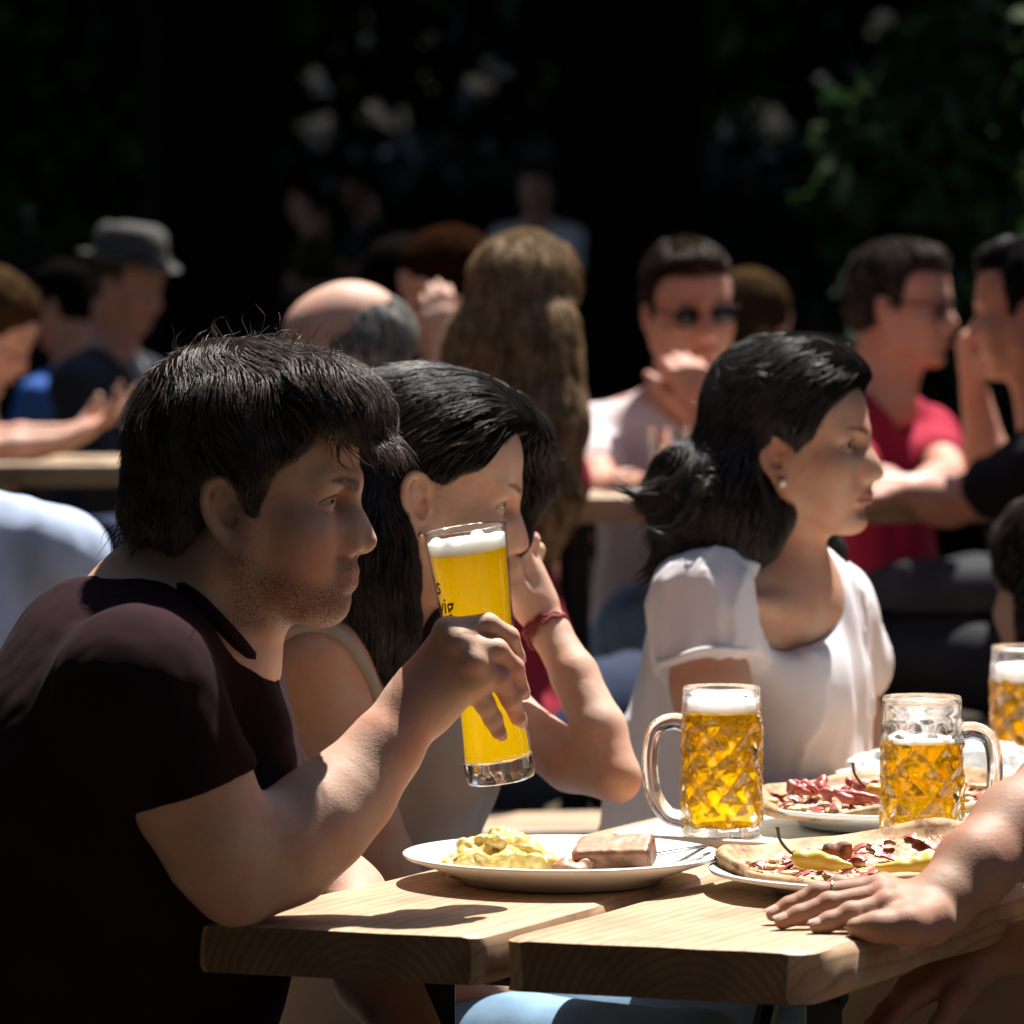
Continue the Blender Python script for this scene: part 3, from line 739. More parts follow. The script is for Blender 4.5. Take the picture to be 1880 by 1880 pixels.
# ================================================================ the woman resting her face on her hand
def build_woman():
    fr = head_frame(P(781,895,4.67), 2, 12, 0, .96)
    f2 = np.array((.93,-.36,0)); l2 = np.array((.36,.93,0)); up = np.array((0,0,1.)); tf = Frame((0,0,0), np.stack([f2,l2,up],1))
    p = Person('woman with long black hair tucked behind her ear, beige tank top, hand at her mouth', (P(640,1950,4.75)[0], 4.75, 0))
    S = Sculpt(); head_ops(S, fr, 1.)
    S.cone(fr.w((-.028,0,-.06)), P(690,1180,4.72), .046, .052, .03)
    S.cone(fr.w((.010,0,-.085)), P(745,1180,4.70), .034, .040, .03)
    S.cone(P(640,1190,4.73), P(595,1205,4.60), .048, .046, .05); S.cone(P(700,1190,4.76), P(800,1230,4.86), .045, .045, .04)
    S.ell(P(650,1330,4.73), (.095,.150,.15), .05, fr=tf)
    S.ell(P(650,1230,4.72), (.085,.125,.07), .05, fr=tf)
    # near arm hangs down, the hand lies on her thigh
    S.chain([P(585,1220,4.58),P(625,1400,4.57),P(690,1600,4.60),P(720,1660,4.62)], [.050,.044,.039,.034], .02)
    S.chain([P(715,1650,4.62),P(830,1770,4.60),P(985,1890,4.58)], [.036,.035,.023], .015)
    hand_ops(S, P(1000,1900,4.575), (.92,-.1,-.25), (-.1,.0,-1), -1, sz=.92)
    # far arm: upper arm forward to the elbow on the table, forearm up to the face
    S.chain([P(790,1240,4.86),P(930,1320,4.80),P(1050,1400,4.74),P(1132,1430,4.70)], [.036,.031,.0285,.024], .012)
    S.chain([P(1130,1425,4.70),P(1100,1340,4.72),P(1055,1240,4.75),P(1010,1160,4.78),P(985,1115,4.79)], [.0245,.0270,.0235,.0200,.0185], .009)
    W = P(982,1108,4.79)
    Ft = [[(962,1035,4.775,.0105),(958,1000,4.765,.0088),(930,1002,4.76,.008),(905,1015,4.755,.0066)],
          [(972,1035,4.79,.0105),(975,992,4.79,.009),(948,985,4.785,.008),(920,998,4.78,.0068)],
          [(975,1045,4.805,.010),(985,1010,4.81,.0088),(960,1005,4.81,.008),(935,1020,4.80,.0066)]]
    for fg in Ft:
        S.cone(W, P(*fg[0][:3]), .0175, fg[0][3], .014); S.chain([P(*q[:3]) for q in fg], [q[3] for q in fg], .004)
    S.chain([P(968,1100,4.775),P(945,1075,4.76),P(940,1040,4.75),P(938,1015,4.745)], [.0145,.0115,.0092,.0075], .008)
    S.cone(W, P(966,1060,4.79), .019, .018, .01)
    SB = S
    eye_cut(S, fr, .0056)
    lo, hi = fr.w((0,0,0))-.12, fr.w((0,0,0))+.13
    V, Q = S.mesh(.0045, fine=[(lo, hi, .0021)]); V = relax(V, Q, 1, .35)
    p.skin(V, Q, SK_W, lash(head_mask(V, fr, lips=.8, brow=1., fem=1., browlift=.001), V, fr, .0062))
    for s in (1,-1): eye_mesh('eye', fr, s, EYE_M, p.body, (1,.02,-.04))
    # tank top
    S = Sculpt(); top = cloth_mat('cotton_beige', (.40,.35,.31), .08, .9)
    S.ell(P(655,1350,4.73), (.108,.160,.15), .05, fr=tf); S.ell(P(650,1580,4.74), (.115,.155,.19), .06, fr=tf); S.ell(P(640,1830,4.76), (.135,.175,.17), .06, fr=tf)
    S.ell(P(760,1400,4.66), (.075,.07,.07), .05, fr=tf); S.ell(P(785,1400,4.79), (.075,.07,.07), .05, fr=tf)
    S.plane(P(640,1275,4.72), (0,0,1) - f2*.15, .01)
    S.cone(P(575,1150,4.5), P(600,1330,4.5), .06, .085, .01, '-')
    S.disp = fold(.003, 14, 3, (1,1,.5))
    V, Q = S.mesh(.005); V = relax(V, Q, 1); p.part('tank_top', V, Q, top)
    sh = Sculpt(); sh.ops = [o for o in []]
    for st in ([(500,1300,4.60),(512,1235,4.57),(540,1180,4.56),(585,1160,4.55),(625,1172,4.545),(662,1205,4.545),(695,1250,4.555),(718,1310,4.57)],
               [(600,1300,4.86),(640,1170,4.83),(700,1160,4.80),(760,1220,4.75),(790,1300,4.72)]):
        sp = spline([P(*q) for q in st], 40)
        for _ in range(5): sp = sp-np.clip(SB.eval(sp)-.0015,-.02,.02)[:,None]*SB.grad(sp)
        b = MB(); b.tube(list(sp), .0088, 8, sq=.6); p.mb('strap', b, top)
    blk = mat('black_strap', (.012,.011,.012), .7)
    b = MB(); b.tube(list(spline([P(*q) for q in ((822,1095,4.66),(800,1130,4.65),(782,1180,4.64),(772,1240,4.63))], 16)), [.006+.012*math.sin(math.pi*.5*i/15) for i in range(16)], 8, sq=.4); p.mb('neckline', b, blk)
    S = Sculpt(); pel = P(640,1960,4.75); legs_ops(S, pel, f2, l2, 0, r=.92, knee_z=.55); V, Q = S.mesh(.008); p.part('jeans', V, Q, JEAN_LIGHT); shoes(p, pel, f2, l2, 0)
    # bracelet and ear stud
    b = MB(); a = nrm(P(1010,1160,4.78)-P(1055,1240,4.75)); u = nrm(np.cross(a,(0,1,0))); w = np.cross(a,u); c = P(1001,1150,4.783)
    for j, (dz, rr, tl) in enumerate(((0,.0235,.25),(-.004,.0232,.1),(-.007,.0238,-.25))):
        pts = [c+a*(dz+tl*.01*math.cos(t))+u*rr*math.cos(t)+w*rr*math.sin(t)+a*.0015*math.sin(9*t+j) for t in np.linspace(0,2*math.pi,40)[:-1]]; b.tube(pts, .0021, 6, closed=True)
    p.mb('bracelet', b, mat('red_thread', (.22,.03,.035), .8))
    b = MB(); b.lathe([(0,-.003),(.003,-.002),(.0035,0),(.003,.002),(0,.003)], 12, c=c+u*-.012+w*-.0275+a*-.007); p.mb('bead', b, mat('gold', (.8,.6,.3), .2, Metallic=1.))
    b = MB(); b.lathe([(0,-.003),(.0026,-.002),(.0032,0),(.0026,.002),(0,.003)], 12, c=fr.w((.0035,-.0815,-.046))); p.mb('ear_stud', b, mat('gold_stud', (.8,.62,.32), .25, Metallic=1.))
    # hair: side parted, tucked behind the ear, falling over the shoulder
    S = Sculpt()
    S.ell((-.008,0,.045), (.104,.086,.085), .02, fr=fr)
    S.ell((-.045,0,-.01), (.066,.078,.07), .03, fr=fr)
    S.ell((.040,.012,.075), (.058,.062,.042), .03, fr=fr)
    S.chain([(.070,.03,.090),(.098,.055,.062),(.108,.066,.020),(.100,.074,-.03),(.085,.075,-.07)], [.028,.028,.025,.021,.008], .02, fr=fr)   # far curtain of hair
    S.ell((.106,-.015,-.020), (.080,.084,.098), .018, '-', fr=fr)
    S.ell((.080,-.075,-.045), (.075,.060,.080), .012, '-', fr=fr)
    for s in (-1,): S.ell((.002,s*.089,-.022), (.024,.030,.036), .008, '-', fr=fr)
    S.chain([fr.w((-.062,-.045,-.03)),P(668,1010,4.605),P(672,1090,4.60),P(690,1170,4.60),P(715,1230,4.60)], [.045,.046,.040,.030,.012], .03)
    S.chain([fr.w((-.04,-.050,-.06)),P(712,1060,4.60),P(728,1150,4.60),P(738,1250,4.60)], [.030,.022,.017,.007], .02)
    S.chain([fr.w((-.06,.03,-.03)),P(640,1050,4.70),P(650,1180,4.68)], [.05,.05,.02], .03)
    vol = S; vol.disp = lambda q: .0025*vnoise(q*np.array((40,40,14),F32), 4)
    V, Q = S.mesh(.004); V = relax(V, Q, 2); parts = [(V, Q)]; r = np.random.default_rng(6)
    part_l = fr.w((.02,.028,.135)); yb = fr.R @ np.array((-1.0,0,-.25)); dn = np.array((0,0,-1.))
    def flow(q, t):
        L = fr.l(q); side = np.where(L[:,1] > .028, 1., -1.)[:,None]; hi = np.clip((L[:,2]+.02)/.10, 0, 1)[:,None]
        near = yb+(fr.R @ np.array((0,-.5,-.35)))
        far = (fr.R @ np.array((.15,.8,-.5)))
        d = np.where(side > 0, far, near); return d*hi+dn*(1-hi)*1.2
    roots = sample_surface(V, Q, 21000, seed=3); pts = grow(vol, roots, flow, 9, .085, (-.003, r.uniform(-.001,.0035,len(roots))), .22, 40, 3)
    parts.append(tubes(pts, r.uniform(.00028,.00062,len(roots))))
    fc = sample_surface(V, Q, 3000, keep=lambda c: ((fr.l(c)[:,1] > .02) & (fr.l(c)[:,0] > .03))*1., seed=14); cd_ = fr.R @ np.array((.25,.15,-.9)); pts = grow(vol, fc, lambda q, t: cd_+0*q, 9, .06, (-.003, r.uniform(.0,.004,len(fc))), .25, 40, 3); parts.append(tubes(pts, r.uniform(.00028,.0006,len(fc))))
    rl = sample_surface(V, Q, 320, keep=lambda c: (fr.l(c)[:,2] > .07)*1., seed=4); pts = grow(vol, rl, flow, 9, .04, (-.002, .009), 1.0, 60, 5, stick=.4); parts.append(tubes(pts, .0003))
    # a thick twist of hair along the parting
    tw = spline([fr.w(q) for q in ((-.02,.030,.132),(.02,.034,.130),(.055,.042,.117),(.085,.052,.092),(.103,.060,.060))], 40)
    for _ in range(3): tw = tw-vol.grad(tw)*(vol.eval(tw)+.001)[:,None]
    for k in range(260):
        ph = r.uniform(0,6.28); rad = r.uniform(.002,.009); a_, b_ = sorted(r.integers(0,40,2)); 
        if b_-a_ < 8: continue
        idx = np.arange(a_, b_); t = idx*.55+ph
        parts.append(tubes((tw[idx]+rad*np.stack([np.zeros(len(t)), np.cos(t), np.sin(t)],1))[None], .0007))
    p.hair(parts, HAIR_BLACK)
    return p

# ================================================================ the girl in the white t-shirt
def build_girl():
    fr = head_frame(P(1459,816,5.2), -20, -1, 0, .865)
    f2 = np.array((.92,-.39,0)); l2 = np.array((.39,.92,0)); up = np.array((0,0,1.)); tf = Frame((0,0,0), np.stack([f2,l2,up],1))
    p = Person('young woman with shoulder-length black hair and pearl earring in a loose white t-shirt', (P(1300,1800,5.25)[0], 5.25, 0))
    S = Sculpt(); head_ops(S, fr, 1., jaw=1.05)
    S.cone(fr.w((-.026,0,-.055)), P(1392,1075,5.24), .041, .047, .03); S.cone(fr.w((.004,0,-.080)), P(1442,1075,5.22), .031, .036, .03)
    S.cone(P(1370,1088,5.24), P(1300,1115,5.11), .040, .040, .05); S.cone(P(1430,1085,5.26), P(1510,1110,5.38), .046, .046, .05)
    S.ell(P(1384,1190,5.26), (.0945,.130,.13), .05, fr=tf); S.ell(P(1410,1110,5.23), (.07,.10,.05), .05, fr=tf)
    for s in (1,-1): S.cone(P(1475,1125,5.18)+l2*.02*s, P(1440,1095,5.2)+l2*s*.12, .011, .010, .02)
    S.chain([P(1290,1130,5.10),P(1305,1260,5.06),P(1330,1430,5.05)], [.042,.041,.038], .02)
    S.chain([P(1330,1430,5.07),P(1385,1560,5.02),P(1450,1650,4.98)], [.040,.035,.024], .02); hand_ops(S, P(1458,1660,4.975), (.9,-.2,-.3), (0,0,-1), -1, sz=.9)
    S.chain([P(1515,1120,5.39),P(1550,1320,5.42),P(1575,1470,5.36),P(1590,1610,5.15)], [.046,.042,.036,.024], .02); hand_ops(S, P(1592,1622,5.13), (.6,-.6,-.3), (0,0,-1), 1, sz=.9)
    eye_cut(S, fr, .0050)
    lo, hi = fr.w((0,0,0))-.12, fr.w((0,0,0))+.12
    V, Q = S.mesh(.0048, fine=[(lo, hi, .0022)]); V = relax(V, Q, 1, .35)
    p.skin(V, Q, SK_G, lash(head_mask(V, fr, lips=.8, brow=1., fem=1.), V, fr, .0056))
    for s in (1,-1): eye_mesh('eye', fr, s, EYE_M, p.body, (1,-.15,-.18))
    S = Sculpt(); top = cloth_mat('cotton_white', (.74,.71,.74), .05, .85); bsdf(top).inputs['Subsurface Weight'].default_value = .12; bsdf(top).inputs['Subsurface Radius'].default_value = (1,.9,.9); bsdf(top).inputs['Subsurface Scale'].default_value = .02
    S.ell(P(1383,1190,5.26), (.1005,.140,.14), .05, fr=tf); S.ell(P(1372,1400,5.27), (.118,.142,.22), .08, fr=tf); S.ell(P(1350,1600,5.27), (.150,.155,.20), .08, fr=tf)
    S.cone(P(1360,1092,5.24), P(1300,1118,5.11), .045, .047, .05); S.cone(P(1430,1090,5.27), P(1515,1120,5.39), .052, .056, .05)
    S.cone(P(1515,1125,5.39), P(1545,1215,5.42), .056, .06, .03)
    S.ell(P(1462,1265,5.17), (.052,.055,.06), .05, fr=tf); S.ell(P(1492,1262,5.30), (.052,.055,.06), .05, fr=tf)
    hem = P(1293,1206,5.062); ax = nrm(np.array((.16,-.10,-1)))
    S.sleeve(P(1300,1118,5.10), hem, .046, .0525, ax, .07)
    S.cone(hem+ax*.065, P(1330,1430,5.05), .052, .050, .006, '-')
    S.chain([P(1375,985,5.24),P(1394,1060,5.235),P(1450,1110,5.16),P(1478,1150,5.09)], [.060,.060,.046,.018], .025, mode='-')
    S.chain([P(1440,1060,5.22),P(1470,1110,5.1),P(1482,1165,5.06)], [.058,.046,.012], .025, mode='-')
    S.disp = lambda q: .005*vnoise(q*np.array((22,22,4),F32), 3)-.006*np.clip(1-2.2*np.abs(vnoise(q*np.array((30,30,5.5),F32), 8)),0,1)**2+.0015*vnoise(q*np.array((60,60,30),F32), 9)
    V, Q = S.mesh(.0048); V = relax(V, Q, 1); p.part('t_shirt', V, Q, top)
    uu = nrm(np.cross(ax,(0,1,0))); vv = np.cross(ax,uu)
    b = MB(); b.tube([hem+.0500*(math.cos(t)*uu+math.sin(t)*vv)+ax*(-.003+.003*math.sin(3*t)) for t in np.linspace(0,2*math.pi,49)[:-1]], .0042, 8, closed=True); p.mb('sleeve_cuff', b, top)
    S = Sculpt(); pel = P(1330,1790,5.25); legs_ops(S, pel, f2, l2, 0, r=.9, knee_z=.55); V, Q = S.mesh(.008); p.part('shorts', V, Q, cloth_mat('cotton_khaki', (.34,.22,.13), .1)); shoes(p, pel, f2, l2, 0)
    b = MB(); b.lathe([(0,-.0045),(.0032,-.0032),(.0045,0),(.0032,.0032),(0,.0045)], 16, c=fr.w((.0075,-.084,-.0475))); p.mb('pearl_earring', b, mat('pearl', (.75,.68,.55), .18))
    S = Sculpt()
    S.ell((-.012,0,.052), (.112,.092,.096), .02, fr=fr); S.ell((-.050,0,-.02), (.074,.084,.080), .03, fr=fr); S.ell((.040,0,.084), (.056,.060,.036), .04, fr=fr)
    for s in (1,-1): S.cone((.052,s*.052,.07), (.020,s*.074,.03), .022, .018, .02, fr=fr)
    S.ell((.105,0,-.030), (.082,.105,.104), .020, '-', fr=fr); S.ell((.085,-.03,-.06), (.075,.09,.06), .012, '-', fr=fr)
    S.chain([fr.w((-.05,-.02,-.04)),P(1335,930,5.17),P(1320,1000,5.17),P(1312,1035,5.17)], [.066,.066,.056,.030], .03)
    S.chain([P(1385,880,5.15),P(1395,935,5.15),P(1370,985,5.15)], [.034,.032,.022], .02)
    S.chain([P(1300,880,5.20),P(1250,890,5.19),P(1220,915,5.18),P(1200,905,5.18)], [.046,.036,.022,.009], .02)
    S.chain([P(1300,960,5.2),P(1255,990,5.19),P(1245,1035,5.18)], [.042,.030,.012], .02)
    S.chain([fr.w((-.02,.075,-.03)),P(1460,980,5.34),P(1505,1020,5.34),P(1520,1085,5.33)], [.05,.036,.026,.010], .02)
    S.ell((.002,-.098,-.020), (.025,.040,.040), .012, '-', fr=fr); S.cone(fr.w((.012,-.10,-.05)), fr.w((.03,-.10,-.10)), .022, .03, .012, '-')
    vol = S; vol.disp = lambda q: .003*vnoise(q*np.array((34,34,24),F32), 4)
    V, Q = S.mesh(.0042); V = relax(V, Q, 2); parts = [(V, Q)]; r = np.random.default_rng(11)
    def flow(q, t):
        L = fr.l(q); hi = np.clip((L[:,2]+.01)/.10, 0, 1)[:,None]; sd = np.where(L[:,1] > .005, 1., -1.)[:,None]
        a = fr.R @ np.array((-.75,0,-.35)); b_ = sd*(fr.R @ np.array((0,.6,0)))
        lowb = np.clip((P(0,900,5.2)[2]-q[:,2])/.10, 0, 1)[:,None]*np.clip((P(1340,0,5.2)[0]-q[:,0])/.05, 0, 1)[:,None]
        return (a+b_)*hi+np.array((-.1,0,-1.))*(1-hi)+np.array((-1.3,0,.55))*lowb
    roots = sample_surface(V, Q, 21000, seed=3); pts = grow(vol, roots, flow, 9, .075, (-.003, r.uniform(-.001,.004,len(roots))), .35, 30, 3); parts.append(tubes(pts, r.uniform(.0003,.0007,len(roots))))
    rl = sample_surface(V, Q, 380, seed=14); pts = grow(vol, rl, flow, 9, .05, (-.002, .009), 1.0, 50, 5, stick=.5); parts.append(tubes(pts, .00035))
    tip = sample_surface(V, Q, 800, keep=lambda c: ((c[:,0] < P(1310,0,5.2)[0]) & (c[:,2] < P(0,860,5.2)[2]))*1., seed=5); pts = grow(vol, tip, lambda q,t: np.array((-.8,-.1,-.25))+0*q, 10, .055, (-.003,.005), .85, 26, 6, stick=.45); parts.append(tubes(pts, .0007))
    tip = sample_surface(V, Q, 250, keep=lambda c: (c[:,0] > P(1480,0,5.3)[0])*(c[:,2] < P(0,980,5.3)[2])*1., seed=5)
    pts = grow(vol, tip, lambda q,t: np.array((.25,0,-1.))+0*q, 9, .05, (-.003,.005), .9, 40, 6, stick=.2); parts.append(tubes(pts, .0007))
    p.hair(parts, HAIR_BLACK)
    return p

# ================================================================ the person at the right whose hand lies on the table
def build_right():
    p = Person('person at the right with a ring, bare arm reaching in, hand flat on the table', (.86,4.2,0))
    S = Sculpt()
    fa = [((1690,1678,3.868),.024,), ((1728,1655,3.88),.0245), ((1790,1590,3.91),.031), ((1870,1520,3.96),.038), ((1960,1455,4.02),.041), ((2040,1395,4.06),.037)]
    S.chain([P(*a) for a,_ in fa], [r for _,r in fa], .018)
    S.chain([P(2040,1395,4.06), P(2200,1180,4.16), P(2420,960,4.25)], [.038,.046,.055], .02)
    F = [[(1628,1664,3.838,.0115),(1562,1678,3.830,.0090),(1522,1692,3.826,.0080),(1500,1700,3.823,.0066)],     # index, towards the camera
         [(1622,1646,3.862,.0120),(1522,1660,3.858,.0092),(1466,1680,3.853,.0080),(1436,1692,3.850,.0068)],
         [(1615,1634,3.886,.0115),(1500,1641,3.893,.0090),(1448,1664,3.888,.0078),(1420,1678,3.884,.0066)],
         [(1622,1630,3.908,.0105),(1540,1628,3.925,.0080),(1500,1642,3.93,.0072),(1478,1650,3.932,.006)]]
    for fg, rt in zip(F, [(1690,1690,3.852),(1690,1676,3.862),(1690,1668,3.872),(1690,1665,3.882)]):
        S.cone(P(*rt), P(*fg[0][:3]), .0165, fg[0][3], .012); S.chain([P(*q[:3]) for q in fg], [q[3] for q in fg], .004)
        S.ell(P(fg[0][0],fg[0][1]-4,fg[0][2]), .0105, .006); S.ell(P(fg[1][0],fg[1][1]-3,fg[1][2]), .0088, .004)
        mid = lerp(P(*rt), P(*fg[0][:3]), .55)+np.array((0,0,.0105)); S.cone(lerp(P(*rt),P(*fg[0][:3]),.2)+np.array((0,0,.0115)), P(*fg[0][:3])+np.array((0,0,.006)), .0032, .0034, .006)
    S.chain([P(1708,1690,3.845),P(1665,1700,3.818),P(1610,1702,3.808),P(1570,1703,3.806)], [.0205,.0150,.0105,.0078], .012)   # thumb, over the edge
    # other arm, hand on the thigh
    S.chain([P(2330,1000,4.0),P(2240,1500,4.02),P(2130,1700,4.05)], [.05,.044,.036], .02); S.chain([P(2130,1700,4.05),P(1900,1740,4.10)], [.036,.024], .02)
    hand_ops(S, P(1812,1752,4.115), (-.88,-.1,-.42), (-.35,0,-1), -1, curl=(22,18,12), sz=.95, spread=.35)
    S.cone(P(1900,1740,4.1), P(1812,1752,4.115), .025, .023, .01)
    S.cone((.93,4.18,1.20), P(2420,960,4.25), .05, .052, .03); S.cone((.93,4.18,1.20), P(2330,1000,4.0), .05, .048, .03)
    S.cone((.93,4.18,1.19), (.905,4.165,1.30), .052, .048, .03); fr = head_frame((.885,4.16,1.395), 195, 14, 0, .97); head_ops(S, fr, 1., detail=False)
    lo, hi = P(1410,1740,3.80), P(1760,1600,3.92)
    V, Q = S.mesh(.005, fine=[(np.minimum(lo,hi)-.01, np.maximum(lo,hi)+.01, .0019)]); V = relax(V, Q, 1, .3)
    p.skin(V, Q, SK_T)
    for fg in F[:3]:
        a_, b_ = P(*fg[2][:3]), P(*fg[3][:3]); nail(p, b_, b_-a_, np.array((-.2,-.25,1)), fg[3][3], NAIL)
    S = Sculpt(); f2 = np.array((-.93,-.36,0.)); l2 = np.array((.36,-.93,0.)); tf = Frame((0,0,0), np.stack([f2,l2,np.array((0,0,1.))],1))
    S.ell((.95,4.18,1.08), (.11,.17,.15), .05, fr=tf); S.ell((.99,4.19,.86), (.12,.16,.18), .06, fr=tf); S.ell((1.02,4.2,.62), (.14,.17,.14), .06, fr=tf)
    S.cone((.93,4.18,1.17), P(2420,965,4.25), .058, .070, .05); S.cone((.93,4.18,1.17), P(2330,1005,4.0), .058, .066, .05); a_, b_ = P(2420,965,4.25), P(2200,1180,4.16); S.sleeve(a_, lerp(a_,b_,.62), .070, .060, b_-a_, .03); a_, b_ = P(2330,1005,4.0), P(2240,1500,4.02); S.sleeve(a_, lerp(a_,b_,.42), .066, .058, b_-a_, .03)
    V, Q = S.mesh(.008); p.part('t_shirt', V, Q, cloth_mat('cotton_black', (.02,.02,.022)))
    S = Sculpt(); pel = np.array((1.02,4.2,.56)); legs_ops(S, pel, f2*np.array((1,.4,1)), l2, 0, .46, .585, 1.02); V, Q = S.mesh(.007); p.part('jeans', V, Q, JEAN_GREY); shoes(p, pel, f2*np.array((1,.4,1)), l2, 0)
    S = Sculpt(); S.ell((-.012,0,.050), (.110,.096,.096), .02, fr=fr); S.ell((-.05,0,-.04), (.072,.088,.10), .03, fr=fr); S.ell((.045,0,.085), (.055,.06,.04), .03, fr=fr); S.ell((.108,0,-.030), (.082,.10,.10), .015, '-', fr=fr); S.chain([fr.w((-.07,0,-.05)), fr.w((-.10,0,-.14)), fr.w((-.10,0,-.20))], [.06,.05,.02], .03); V, Q = S.mesh(.006); rr = np.random.default_rng(3); parts = [(V, Q), tubes(grow(S, sample_surface(V, Q, 5000, seed=3), away_flow(fr, (-.03,0,.13), .8), 7, .07, (-.003, rr.uniform(0,.005,5000)), .3, 40, 3), .0008)]; p.hair(parts, HAIR_BROWN)
    b = MB(); a = nrm(P(1500,1641,3.893)-P(1615,1634,3.886)); c = P(1530,1640,3.891); u = nrm(np.cross(a,(0,1,0))); w = np.cross(a,u)
    b.tube([c+.0104*(u*math.cos(t)+w*math.sin(t)) for t in np.linspace(0,2*math.pi,25)[:-1]], .0013, 6, closed=True); p.mb('ring', b, mat('gold_ring', (.75,.55,.3), .25, Metallic=1.))
    return p
# ---------------------------------------------------------------- wood
def wood_mat(name, a, b, dark, scale=1., rough=.55):
    m = mat(name, a, rough)
    tc = nd(m, 'ShaderNodeTexCoord'); mp = nd(m, 'ShaderNodeMapping'); mp.inputs['Scale'].default_value = (.10*scale,1*scale,1*scale); mp.inputs['Location'].default_value = (0,.03,.055)
    lk(m, tc, 'Object', mp, 'Vector')
    n = nd(m, 'ShaderNodeTexNoise', Scale=9., Detail=4.); lk(m, mp, 0, n, 'Vector')
    mx = nd(m, 'ShaderNodeMix', data_type='VECTOR'); mx.inputs[0].default_value = .045
    lk(m, mp, 0, mx, 4); lk(m, n, 'Color', mx, 5)
    w = nd(m, 'ShaderNodeTexWave', wave_type='RINGS', rings_direction='X', wave_profile='SAW', Scale=26., Distortion=3.2, Detail=3.); w.inputs['Detail Scale'].default_value = 2.
    lk(m, mx, 1, w, 'Vector')
    c = (ramp(m, w, 'Fac', [(0, a), (.65, b), (.93, dark), (1, b)]), 'Color')
    st = noise_node(m, 30, 5, .6, (.03,1,1)); c = mixc(m, (ramp(m, st, 'Fac', [(.35, (.0,)*3), (.75, (.45,)*3)]), 'Color'), c, dark)
    blo = noise_node(m, 5, 5, .62); c = mixc(m, (ramp(m, blo, 'Fac', [(.46, (.0,)*3), (.74, (.75,)*3)]), 'Color'), c, tuple(np.array(dark)*.75), 'MULTIPLY')
    sp = noise_node(m, 60, 3, .6, (.5,1,1)); c = mixc(m, (ramp(m, sp, 'Fac', [(.70, (.0,)*3), (.78, (.6,)*3)]), 'Color'), c, tuple(np.array(dark)*.4))
    setc(m, c); bump(m, (st, 'Fac'), .25, .001); return m
END = mat('end_grain', (.2,.13,.08), .8)
def _end():
    m = END; tc = nd(m, 'ShaderNodeTexCoord'); mp = nd(m, 'ShaderNodeMapping'); mp.inputs['Location'].default_value = (0,-.10,.075); lk(m, tc, 'Object', mp, 'Vector'); w = nd(m, 'ShaderNodeTexWave', wave_type='RINGS', rings_direction='X', Scale=38., Distortion=2.5, Detail=3.); lk(m, mp, 0, w, 'Vector')
    n = noise_node(m, 24, 5, .65); c = (ramp(m, w, 'Fac', [(.2,(.20,.122,.066)),(.8,(.155,.09,.048))]), 'Color'); c = mixc(m, (ramp(m, n, 'Fac', [(.4,(0,)*3),(.7,(.8,)*3)]), 'Color'), c, (.075,.048,.032)); setc(m, c)
_end()
WOOD = wood_mat('table_pine', (.50,.345,.22), (.46,.31,.185), (.33,.195,.11))
WOOD_B = wood_mat('bench_pine', (.45,.325,.21), (.40,.28,.17), (.26,.155,.085))
STEEL = mat('black_steel', (.012,.013,.013), .45, Metallic=.6)
def plank(name, L, W, T, m, parent, loc, ang, seed=1, nx=60, rough_edge=.003, corner=.012, skew=0.):
    """board of length L along local +x, width W along local +y, top at z = 0"""
    bm = MB(); r = np.random.default_rng(seed); prof = []
    c = .006
    prof = [(-0.0,-T+c*1.6),(0.0,-c*1.8),(c*.45,-c*.5),(c*1.5,0)]
    ys = list(np.linspace(0,1,9))
    xs = np.concatenate([[0,.25,.6,1.]*np.array(corner), np.linspace(.03,L-.03,nx), L-corner*np.array([1.,.6,.25,0])])
    ring = []
    for x in xs:
        e = min(x, L-x); pull = corner-math.sqrt(max(0, corner**2-(corner-min(e,corner))**2))
        sec = []
        wob = [rough_edge*float(vnoise(np.array((x*9+seed*3.1, k*5., seed)))) for k in (0,1)]
        wob2 = [rough_edge*1.3*float(vnoise(np.array((x*14+seed, k*5.+2, seed)))) for k in (0,1)]
        y0, y1 = pull*.8+wob[0], W-pull*.8+wob[1]
        top = -.0015*(1-min(1, e/.004))
        sec += [(y0+.003,-T), (y0+wob2[0],-T+c), (y0+wob2[0]*.7,-c*1.6), (y0+c*.5,-c*.45), (y0+c*1.6,top)]
        for k in range(1,6): sec.append((y0+(y1-y0)*k/6, top+.0006*float(vnoise(np.array((x*6., k*3., seed))))))
        sec += [(y1-c*1.6,top), (y1-c*.5,-c*.45), (y1+wob2[1]*.7,-c*1.6), (y1+wob2[1],-T+c), (y1-.003,-T)]
        ring.append([(x+skew*y, y, z) for y, z in sec])
    n = len(ring[0]); V = [v for q in ring for v in q]
    F = [(i*n+j, i*n+(j+1)%n, (i+1)*n+(j+1)%n, (i+1)*n+j) for i in range(len(ring)-1) for j in range(n)]
    bm.add(V, F); b0 = len(F); bm.F += [tuple(range(n)), tuple((len(ring)-1)*n+j for j in range(n))[::-1]]; bm.M += [1,1]
    bm.M = [1 if (k//n < 2 or k//n >= len(ring)-3) and k < b0 and 1 < (k % n) < 13 and False else q for k, q in enumerate(bm.M)]
    o = bm.build(name, [m, END], None, True, sharp=38)
    o.parent = parent; o.location = Vector(loc)-parent.location; o.rotation_euler = (0,0,ang); return o
TU = np.array((math.sin(math.radians(26)), math.cos(math.radians(26)), 0)); TV = np.array((-TU[1], TU[0], 0))     # along and across the table
FL = np.array((-.268,3.885,.77)); FRc = np.array((.240,3.706,.77)); TZ = .77
ANG = math.radians(64)
